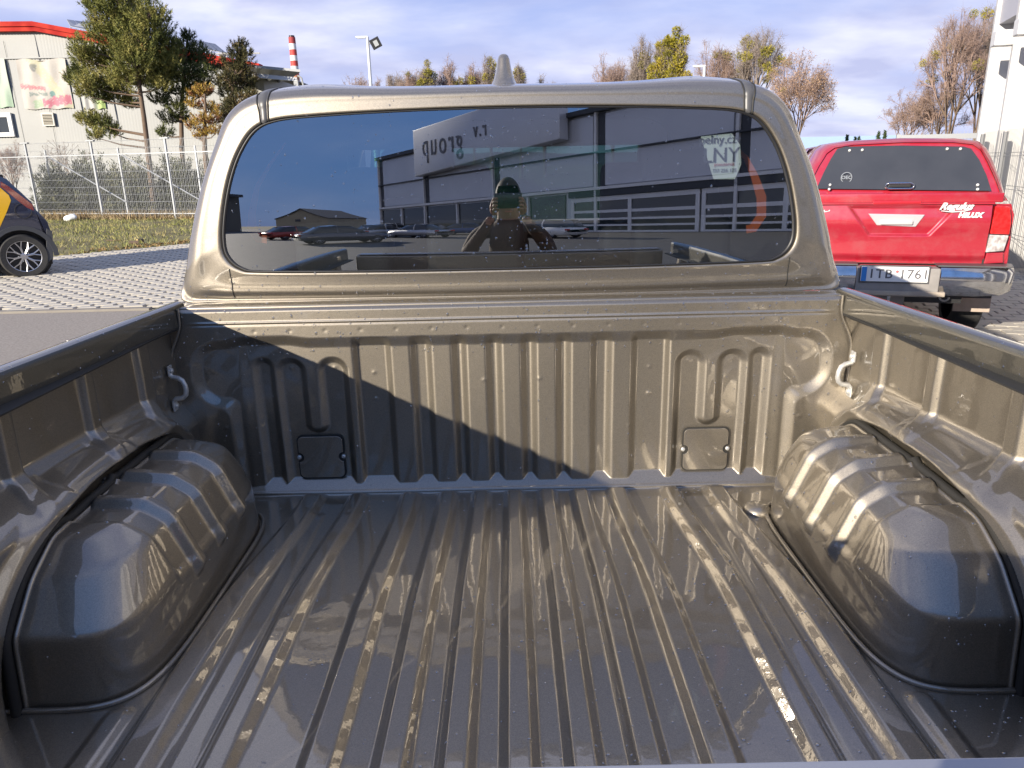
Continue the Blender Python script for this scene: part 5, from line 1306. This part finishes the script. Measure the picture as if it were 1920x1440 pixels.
# lamps
def lampbox(name, pts, y, m, d_=.10):
    return MB().prism([(a, y, b) for a, b in pts], (0, 0, 0), (0, d_, 0)).build(name, m, rt, bevel=.008)
LR = mat('lamp_red_lens', (.62, .02, .02), .12, 0, 1.0, noise=(30, .1, (.42, .01, .01))); LW = mat('lamp_clear_lens', (.70, .68, .66), .12, .3, 1.0, noise=(28, .12, (.38, .33, .32)))
for S in (1, -1):
    q = lambda pts: [((a if S > 0 else -a), b) for a, b in pts]
    lampbox('tail_light', q([(.672, 1.255), (.775, 1.245), (.800, 1.12), (.800, 1.03), (.664, 1.035)]), .03, LR)
    lampbox('reverse_lamp', q([(.664, 1.028), (.798, 1.024), (.780, .90), (.655, .885)]), .032, LW)
    lampbox('lamp_corner_panel', q([(.668, .88), (.79, .885), (.80, .80), (.66, .79)]), .06, RED)
    # chrome bumper corner
    mb = MB(); rows = []
    for y_, s_ in ((.02, 1), (-.10, 1), (-.13, .93)): pass
    prof = [(-.12, .775), (-.165, .735), (-.155, .66), (-.13, .57), (-.07, .54)]
    st = [(.315, 0, 0), (.36, 0, 0), (.60, .0, .0), (.78, .04, .01), (.86, .12, .02), (.885, .25, .04), (.885, .45, .06)]
    P = np.array([[(S * x_, yy + dy, zz + dz * (zz < .65)) for (yy, zz) in prof] for (x_, dy, dz) in st])
    grid('chrome_bumper', P, CHROME, rt, flip=(S < 0))
    MB().prism([(S * .30, -.10, .78), (S * .83, -.10, .78), (S * .87, .10, .78), (S * .30, .10, .78)], (0, 0, 0), (0, 0, .012)).build('bumper_top', DARKTRIM, rt)
    wheel(S * .80, 1.15, .37, .37, .24, S, rt); wheel(S * .80, 4.15, .37, .37, .24, S, rt)
    MB().box((S * .76, .62, .43), (.30, .02, .28)).build('mud_flap', mat('mudflap', (.05, .05, .05), .8), rt, bevel=.01)
    MB().box((S * .76, .608, .355), (.295, .012, .125)).build('mud_flap_dirt', mat('dried_mud', (.42, .34, .28), .9, noise=(20, .3, (.33, .27, .22))), rt, bevel=.006)
    m1 = empty('side_mirror', (0, 0, 0)); m1.parent = rt
    MB().box((S * 1.06, 3.10, 1.36), (.22, .10, .20)).build('mirror_shell', mat('mirror_dark', (.05, .06, .07), .3, .2), m1, 40, bevel=.03)
    MB().box((S * 1.06, 3.035, 1.36), (.18, .02, .16)).build('mirror_glass', mat('mirror_glass', (.25, .3, .36), .04, 1.0), m1, 40, bevel=.008)
    MB().tube([(S * .92, 3.12, 1.26), (S * 1.0, 3.10, 1.30)], .03, 6).build('mirror_arm', BLACK, m1)
DRT = mat('dusty_grey_plastic', (.20, .19, .18), .6, 0, 0, noise=(9, .3, (.30, .28, .26)))
MB().box((0, -.085, .655), (.62, .17, .235)).build('bumper_centre', DRT, rt, 40, bevel=.012)
MB().box((0, -.155, .565), (.72, .06, .04)).build('step_edge', mat('worn_tan_step', (.42, .36, .28), .7, noise=(14, .3, (.28, .24, .2))), rt, 40, bevel=.01)
pl = MB().box((-.030, -.180, .722), (.50, .010, .122)).build('number_plate', mat('plate_white', (.78, .78, .76), .4), rt, bevel=.004)
MB().box((-.030, -.174, .722), (.525, .008, .148)).build('plate_holder', DARKTRIM, rt, bevel=.004)
MB().box((-.258, -.187, .722), (.038, .002, .118)).build('plate_blue_band', mat('plate_blue', (.03, .22, .60), .4), pl)
PLT = mat('plate_ink', (.10, .10, .11), .5)
text_obj('plate_text', '1TB', .105, PLT, pl, face_mat((-.135, -.186, .722), (1, 0, 0), (0, 0, 1)), .001, bold=.001, space=1.08)
text_obj('plate_text', '1761', .105, PLT, pl, face_mat((.115, -.186, .722), (1, 0, 0), (0, 0, 1)), .001, bold=.001, space=1.08)
MB().lathe([(.012, 0), (.012, -.002)], (-.010, -.185, .745), 14, 'y').build('plate_seal', mat('seal_red', (.6, .12, .12), .5), pl)
MB().box((-.02, .06, .50), (.26, .02, .13)).build('tow_plate', DRT, rt, bevel=.01)
MB().lathe([(.012, 0), (.016, .03), (.026, .05), (.030, .07), (.024, .095), (.008, .105)], (-.02, .01, .47), 14).build('tow_ball', CHROME, rt, 60)
MB().tube([(.42 + .035 * math.cos(t_), .1, .50 + .03 * math.sin(t_)) for t_ in np.linspace(math.pi, 2 * math.pi, 10)], .009, 6).build('tow_eye', ZINC, rt, 60)
MB().box((0, 1.5, .52), (1.1, 2.8, .14)).build('chassis_frame', BLACK, rt)
MB().tube([(-.75, 1.15, .37), (.75, 1.15, .37)], .06, 8).build('rear_axle', BLACK, rt)
# front cab of the red truck
crow = [[(a * k_, y_, b + dz) for a, b in half2([(.86, 1.28), (.83, 1.36), (.74, 1.62), (.66, 1.74), (.45, 1.78), (0, 1.79)], 0)] for (y_, k_, dz) in ((1.72, 1, 0), (1.85, 1.01, .01), (3.0, 1.0, .01), (3.2, .98, -.02), (3.95, .96, -.36))]
crow[-1] = [(a, b, min(c, 1.30)) for a, b, c in crow[-1]]
grid('cab_shell', np.transpose(np.array(crow), (1, 0, 2)), RED, rt)

# =================================================================== OTHER CARS
CARN = [0]
def car(x, y, rz, L_, W_, H, paintm, label, group=None, suv=False, name='parked_car', cat='car'):
    e = empty(name, (x, y, 0), rz, label, cat, group); h = W_ / 2; f = 1 if not suv else 1.1
    ZB, ZR = H * .62, H
    st = [(0, .78, .70, .50, .70), (.06, .92, .84, .30, .80), (.25, 1, .92, .24, .90), (1.0, 1, .92, .22, ZB / (H * .62) * .95), (L_ - 1.1, 1, .92, .22, .93), (L_ - .4, .96, .86, .24, .80), (L_ - .05, .80, .70, .36, .62), (L_, .6, .5, .46, .55)]
    R_ = []
    for (yy, wm, wt, zl, zt_) in st:
        zt2 = min(zt_, 1.0) * (H * .63) if zt_ > .65 else zt_ * H * .63
        hh = [(0, zl), (wm * h * .85, zl), (wm * h, zl + .12), (wm * h, zt2 * .75), (wt * h, zt2), (0, zt2 + .02)]
        R_.append([(a, yy, b) for a, b in hh] + [(-a, yy, b) for a, b in hh[-2:0:-1]])
    grid('body', np.transpose(np.array(R_), (1, 0, 2)), paintm, e, closed_u=True)
    # greenhouse
    g = []
    y0, y1, y2, y3 = (.25, .55, L_ * .55, L_ * .73) if suv else (.45, 1.05, L_ * .55, L_ * .72)
    for yy, wt, zt_ in ((y0, .86, ZB - .01), (y1, .72, ZR - .06), ((y1 + y2) / 2, .74, ZR), (y2, .72, ZR - .04), (y3, .84, ZB - .01)):
        hh = [(.90 * h, ZB - .03), (.87 * h, ZB + (zt_ - ZB) * .5), (wt * h, zt_), (0, zt_ + .02)]
        g.append([(a, yy, b) for a, b in hh] + [(-a, yy, b) for a, b in hh[-2::-1]])
    P = np.transpose(np.array(g), (1, 0, 2)); grid('glasshouse', P, mat_gl, e)
    pr_ = np.array(g)[1:4]; top = pr_[:, 2:5].copy(); top[..., 2] += .012; grid('roof', np.transpose(top, (1, 0, 2)), paintm, e)
    for k in range(5):
        for sd_ in (0, 6):
            a0, a1, a2 = g[k][sd_], g[k][1 if sd_ == 0 else 5], g[k][2 if sd_ == 0 else 4]
            if k in (0, 2, 4): MB().tube([a0, a1, a2], .035, 6).build('pillar', paintm, e)
    for S in (-1, 1):
        for yy in (.85, L_ - .85): wheel(S * (h - .11), yy, .32, .32, .20, S, e, spokes=10)
        MB().box((S * h * .70, .01, .74), (.26, .10, .13)).build('tail_light', LR, e, bevel=.02)
        MB().box((S * h * .66, L_ - .14, .62), (.30, .16, .11)).build('headlight', mat_hl, e, bevel=.02)
        MB().box((S * (h + .07), L_ * .66, ZB + .03), (.16, .08, .12)).build('side_mirror', paintm, e, bevel=.02)
    return e
mat_gl = mat('car_glass', (.02, .024, .028), .06, 0, .6); mat_hl = mat('headlight_lens', (.6, .62, .64), .1, 0, 1)
q = at(1528, 318, 9.2)
car(q.x - .3, 8.6, math.radians(-14), 4.3, 1.75, 1.52, WHITEP, 'white car with a black windscreen squeezed between the cab and the red pickup')
# cars and halls that only show as reflections in the rear window; extra cars added to darken the mirrored ground
grp = 'cars parked behind the photographer'
car(-9.5, -23.0, math.radians(235), 4.4, 1.8, 1.45, NAVY, 'dark blue car parked nearest behind the truck on the left', grp)
car(-14.5, -31.0, math.radians(215), 4.4, 1.8, 1.45, ORANGEP, 'dull red car parked beside the dark blue one', grp)
car(-9.5, -34.0, math.radians(205), 4.6, 1.8, 1.48, SILVERP, 'silver car parked in the second row behind', grp)
car(-10.5, -44.0, math.radians(200), 4.4, 1.8, 1.6, WHITEP, 'white tall car parked at the far left behind', grp, suv=True)
car(-3.6, -30.5, math.radians(130), 4.5, 1.8, 1.45, SILVERP, 'silver estate car parked along the showroom glass', grp)
car(-1.2, -36.5, math.radians(120), 4.5, 1.8, 1.45, BLUEP, 'blue car parked along the showroom glass', grp)
car(3.2, -25.0, math.radians(140), 4.5, 1.85, 1.62, WHITEP, 'white tall car parked before the first garage door', grp, suv=True)
car(-16.5, -46.0, math.radians(200), 4.4, 1.8, 1.45, SILVERP, 'silver car parked in front of the beige hall', grp)
h2 = empty('beige_hall', (-53, -140, 0), .25, 'beige gabled hall far behind, seen mirrored in the rear window', 'building')
MB().prism([(-8, 0, 0), (8, 0, 0), (8, 0, 4.2), (0, 0, 6.6), (-8, 0, 4.2)], (0, 0, 0), (0, -20, 0)).build('wall', mat('beige_wall', (.42, .36, .24), .8, noise=(.6, .3, (.37, .32, .22))), h2)
for s_ in (-1, 1): MB().prism([(s_ * 8.3, .3, 4.15), (0, .3, 6.65), (0, .3, 6.85), (s_ * 8.3, .3, 4.35)], (0, 0, 0), (0, -20.6, 0)).build('roof', mat('hall_roof_dark', (.09, .085, .08), .7), h2)
MB().box((-1, .06, 3.6), (1.6, .1, .9)).build('vent', DKST, h2)
h3 = empty('dark_workshop', (-62, -88, 0), .35, 'long dark flat workshop far behind on the left, seen mirrored in the rear window', 'building')
MB().box((0, 0, 3.2), (34, 12, 6.4)).build('wall', mat('workshop_wall', (.10, .10, .09), .8, noise=(.4, .3, (.14, .135, .12))), h3)
MB().box((0, 0, 6.5), (35, 13, .3)).build('roof', DKST, h3)
for i in range(7): MB().box((-14 + i * 4.6, 6.03, 3.0), (3.0, .06, 1.4)).build('window', mat_gl, h3)

# ---- dark hatchback with yellow flank at the left edge (built from its side outline)
HBY = 10.55
hb = empty('parked_hatchback', (at(45, 478, HBY).x, HBY, 0), math.radians(35), 'small dark blue hatchback with a yellow rear door panel, cut by the left edge', 'car')
ox = hb.location.x
def hc(px, py): q_ = at(px, py, HBY); return ((q_.x - ox) * .88, q_.z)
rear = [hc(*p) for p in ((0, 331), (12, 335), (22, 345), (40, 362), (58, 380), (66, 394), (76, 404), (88, 418), (95, 438), (97, 462), (95, 484), (88, 492))]
zb = rear[-1][1]; r0 = .355; wc = hc(45, 478); zt = rear[0][1]
def archpts(cx, cz, r, a0, a1, n=14): return [(cx + r * math.cos(a0 + (a1 - a0) * i / n), cz + r * math.sin(a0 + (a1 - a0) * i / n)) for i in range(n + 1)]
bot = archpts(wc[0], r0, .43, .15, math.pi - .15) + archpts(wc[0] - 2.5, r0, .43, .15, math.pi - .15)
outline = rear + bot + [(wc[0] - 3.15, .25), (wc[0] - 3.25, .55), (wc[0] - 3.15, .78), (wc[0] - 2.6, .98), (wc[0] - 2.2, 1.05), (wc[0] - 1.55, zt + .0), (wc[0] - .8, zt + .05)]
def lower_upper():
    pass
body = MB().prism([(a, 0, b) for a, b in outline], (0, 0, 0), (0, 1.68, 0)).build('body', NAVY, hb, 50, bevel=.05)
def patch(name, pts, m, y=-.004, d_=.012, par_=hb, bv=0.004):
    return MB().prism([(a, y, b) for a, b in pts], (0, 0, 0), (0, d_, 0)).build(name, m, par_, bevel=bv)
patch('yellow_door_panel', [hc(*p) for p in ((-60, 352), (2, 352), (17, 366), (21, 376), (14, 396), (2, 424), (-5, 440), (-60, 452))], YELLOW)
patch('tail_light', [hc(*p) for p in ((2, 340), (16, 349), (40, 368), (60, 384), (63, 396), (50, 390), (30, 374), (10, 356), (2, 350))], mat('dark_tail_lens', (.16, .012, .02), .15, 0, 1), y=-.012, d_=.04)
patch('side_window', [hc(*p) for p in ((-60, 322), (-8, 330), (-2, 338), (-4, 348), (-60, 346))], mat_gl)
MB().tube([(hc(43, 396)[0] + .115 * math.cos(t_), -.004, hc(43, 396)[1] + .115 * math.sin(t_)) for t_ in np.linspace(0, 6.283, 30)], .005, 5, caps=False).build('fuel_flap', SEAM, hb)
arch_o = archpts(wc[0], r0, .50, -.05, math.pi + .05); arch_i = archpts(wc[0], r0, .425, math.pi + .05, -.05)
patch('wheel_arch_trim', arch_o + arch_i, mat('arch_plastic', (.045, .048, .055), .55), y=-.016, d_=.03)
patch('rear_bumper_skirt', [hc(*p) for p in ((86, 430), (97, 436), (99, 486), (90, 494), (86, 470))], mat('skirt_plastic', (.05, .053, .06), .5), y=-.012, d_=.05)
patch('roof_spoiler', [hc(*p) for p in ((-20, 322), (6, 328), (8, 335), (-20, 334))], BLACK, y=.1, d_=1.4)
def side_wheel(cx, cz, r, par_):
    e = empty('wheel', (0, 0, 0)); e.parent = par_
    MB().lathe([(r * .70, .07), (r * .70, .0), (r * .93, -.01), (r, .03), (r, .19), (r * .9, .21), (r * .6, .20)], (cx, -.01, cz), 48, 'y').build('tyre', TYRE, e, 50)
    MB().lathe([(r * .69, .05), (r * .69, .06)], (cx, 0, cz), 32, 'y').build('brake_shade', BLACK, e)
    mb = MB(); mb.tube([(cx + r * .70 * math.cos(t_), .0, cz + r * .70 * math.sin(t_)) for t_ in np.linspace(0, 6.283, 49)], r * .025, 6, caps=False)
    for k in range(8):
        a = 2 * math.pi * k / 8 + .2
        for s_ in (-1, 1):
            mb.tube([(cx + r * .12 * math.cos(a), .012, cz + r * .12 * math.sin(a)), (cx + r * .42 * math.cos(a + s_ * .06), .006, cz + r * .42 * math.sin(a + s_ * .06)), (cx + r * .68 * math.cos(a + s_ * .20), .0, cz + r * .68 * math.sin(a + s_ * .20))], [r * .04, r * .03, r * .028], 5)
    mb.lathe([(r * .15, .0), (r * .15, -.012), (r * .08, -.016)], (cx, .012, cz), 16, 'y'); mb.build('rim', ALLOY, e, 40)
    for k in range(5): MB().lathe([(r * .028, 0), (r * .028, -.008)], (cx + r * .22 * math.cos(k * 1.257 + .6), .01, cz + r * .22 * math.sin(k * 1.257 + .6)), 8, 'y').build('wheel_nut', ZINC, e)
for dx_ in (0, -2.5): MB().lathe([(.425, .0), (.425, .05)], (wc[0] + dx_, .24, .36), 32, 'y').build('wheel_well', BLACK, hb)
side_wheel(wc[0], r0, r0, hb); side_wheel(wc[0] - 2.5, r0, r0, hb)
MB().box((wc[0] - 1.3, .85, .30), (3.4, 1.2, .25)).build('underbody', BLACK, hb)

# =================================================================== PHOTOGRAPHER (mirrored in the rear window)
ps = empty('person', (0, -2.28, 0), 0, 'person in a brown jacket holding up a phone, mirrored in the rear window', 'person')
JK = mat('brown_jacket', (.07, .042, .028), .8, noise=(9, .3, (.05, .03, .02)), bump=(18, .6, .02)); SK = mat('skin', (.27, .155, .11), .6); TR = mat('dark_trousers', (.03, .035, .05), .85); HR = mat('dark_hair', (.03, .02, .015), .7)
def skin_chain(name, pts, edges_, m, par_, sub=2):
    """pts: list of (x,y,z,r) ; grown with a skin modifier and frozen to a mesh"""
    me = bpy.data.meshes.new(name); me.from_pydata([p[:3] for p in pts], edges_, [])
    o = bpy.data.objects.new(name, me); C.objects.link(o)
    md = o.modifiers.new('skin', 'SKIN'); md.use_smooth_shade = True
    for i, p in enumerate(pts): me.skin_vertices[0].data[i].radius = (p[3], p[3])
    me.skin_vertices[0].data[0].use_root = True
    s_ = o.modifiers.new('sub', 'SUBSURF'); s_.levels = sub; s_.render_levels = sub
    dg = bpy.context.evaluated_depsgraph_get(); ev = o.evaluated_get(dg); m2 = bpy.data.meshes.new_from_object(ev)
    bpy.data.objects.remove(o); m2.name = name
    return link(name, m2, m, par_, True)
B = [(0, 0, .98, .15), (0, 0, 1.15, .145), (0, .01, 1.32, .16), (0, .0, 1.44, .11), (0, .02, 1.52, .06), (0, .04, 1.62, .085), (0, .045, 1.70, .08),
     (.19, .0, 1.42, .075), (.27, .10, 1.22, .055), (.16, .33, 1.42, .042), (.095, .40, 1.56, .030),
     (-.19, .0, 1.42, .075), (-.27, .10, 1.22, .055), (-.16, .33, 1.42, .042), (-.095, .40, 1.56, .030),
     (.10, 0, .88, .10), (.12, .02, .50, .07), (.12, 0, .10, .05), (.12, .12, .04, .045),
     (-.10, 0, .88, .10), (-.12, .02, .50, .07), (-.12, 0, .10, .05), (-.12, .12, .04, .045)]
E_ = [(0, 1), (1, 2), (2, 3), (3, 4), (4, 5), (5, 6), (3, 7), (7, 8), (8, 9), (9, 10), (3, 11), (11, 12), (12, 13), (13, 14), (0, 15), (15, 16), (16, 17), (17, 18), (0, 19), (19, 20), (20, 21), (21, 22)]
bd = skin_chain('body', B, E_, SK, ps); bd.data.materials.append(JK); bd.data.materials.append(TR)
for p in bd.data.polygons:
    c_ = p.center; p.material_index = 0 if (c_.z > 1.53 and abs(c_.x) < .13 and c_.y < .2) or (c_.y > .40) else (1 if c_.z > .92 else 2)
bm = bmesh.new(); bmesh.ops.create_uvsphere(bm, u_segments=24, v_segments=16, radius=1)
for v in bm.verts:
    v.co = Vector((v.co.x * .086, v.co.y * .105 + .02, v.co.z * .115 + 1.675))
bmesh.ops.delete(bm, geom=[v for v in bm.verts if v.co.y > .075 and v.co.z < 1.735], context='VERTS')
me = bpy.data.meshes.new('hair'); bm.to_mesh(me); bm.free(); link('hair', me, HR, ps, True)
MB().tube([(0, .135, 1.675), (0, .155, 1.645), (0, .14, 1.635)], [.008, .014, .010], 8).build('nose', SK, ps, 80)
for S in (-1, 1):
    MB().lathe([(.011, 0), (.009, .006), (.003, .009)], (S * .032, .118, 1.675), 10, 'y').build('eye', mat('eye_white', (.7, .7, .7), .2), ps, 60)
    MB().lathe([(.02, 0), (.026, .006), (.01, .012)], (S * .088, .03, 1.655), 10, 'x').build('ear', SK, ps, 60)
    hpts = [(S * .092, .40, 1.565, .024), (S * .086, .425, 1.60, .028), (S * .084, .435, 1.63, .026)]; he = [(0, 1), (1, 2)]
    for k, (dz, L_) in enumerate(((.000, .055), (.017, .062), (.034, .058), (.050, .045))):
        n0 = len(hpts); b0 = (S * .084, .440, 1.598 + dz)
        hpts += [(*b0, .011), (S * .083, .440 + L_ * .45, 1.604 + dz, .0095), (S * .072, .440 + L_ * .62, 1.606 + dz, .0085), (S * .058, .440 + L_ * .60, 1.606 + dz, .007)]
        he += [(1 if k < 2 else 2, n0), (n0, n0 + 1), (n0 + 1, n0 + 2), (n0 + 2, n0 + 3)]
    n0 = len(hpts); hpts += [(S * .078, .425, 1.59, .012), (S * .062, .430, 1.600, .010), (S * .050, .434, 1.618, .0085)]; he += [(0, n0), (n0, n0 + 1), (n0 + 1, n0 + 2)]
    skin_chain('hand', hpts, he, SK, ps, 1)
MB().tube([(-.02, .132, 1.60), (0, .136, 1.598), (.02, .132, 1.60)], .005, 6).build('mouth', mat('lips', (.4, .16, .13), .5), ps)
ph = MB().box((0.0, -2.28 + .452, 1.645), (.160, .009, .075)).build('phone', mat('phone_black', (.02, .02, .022), .15, 0, .6), None, 40, bevel=.003)
tag(ph, 'black phone held sideways in both hands by the photographer', 'phone')
MB().box((0, -2.28 + .447, 1.645), (.148, .002, .068)).build('screen', mat('phone_screen', (.03, .03, .035), .05, 0, 1), ph)
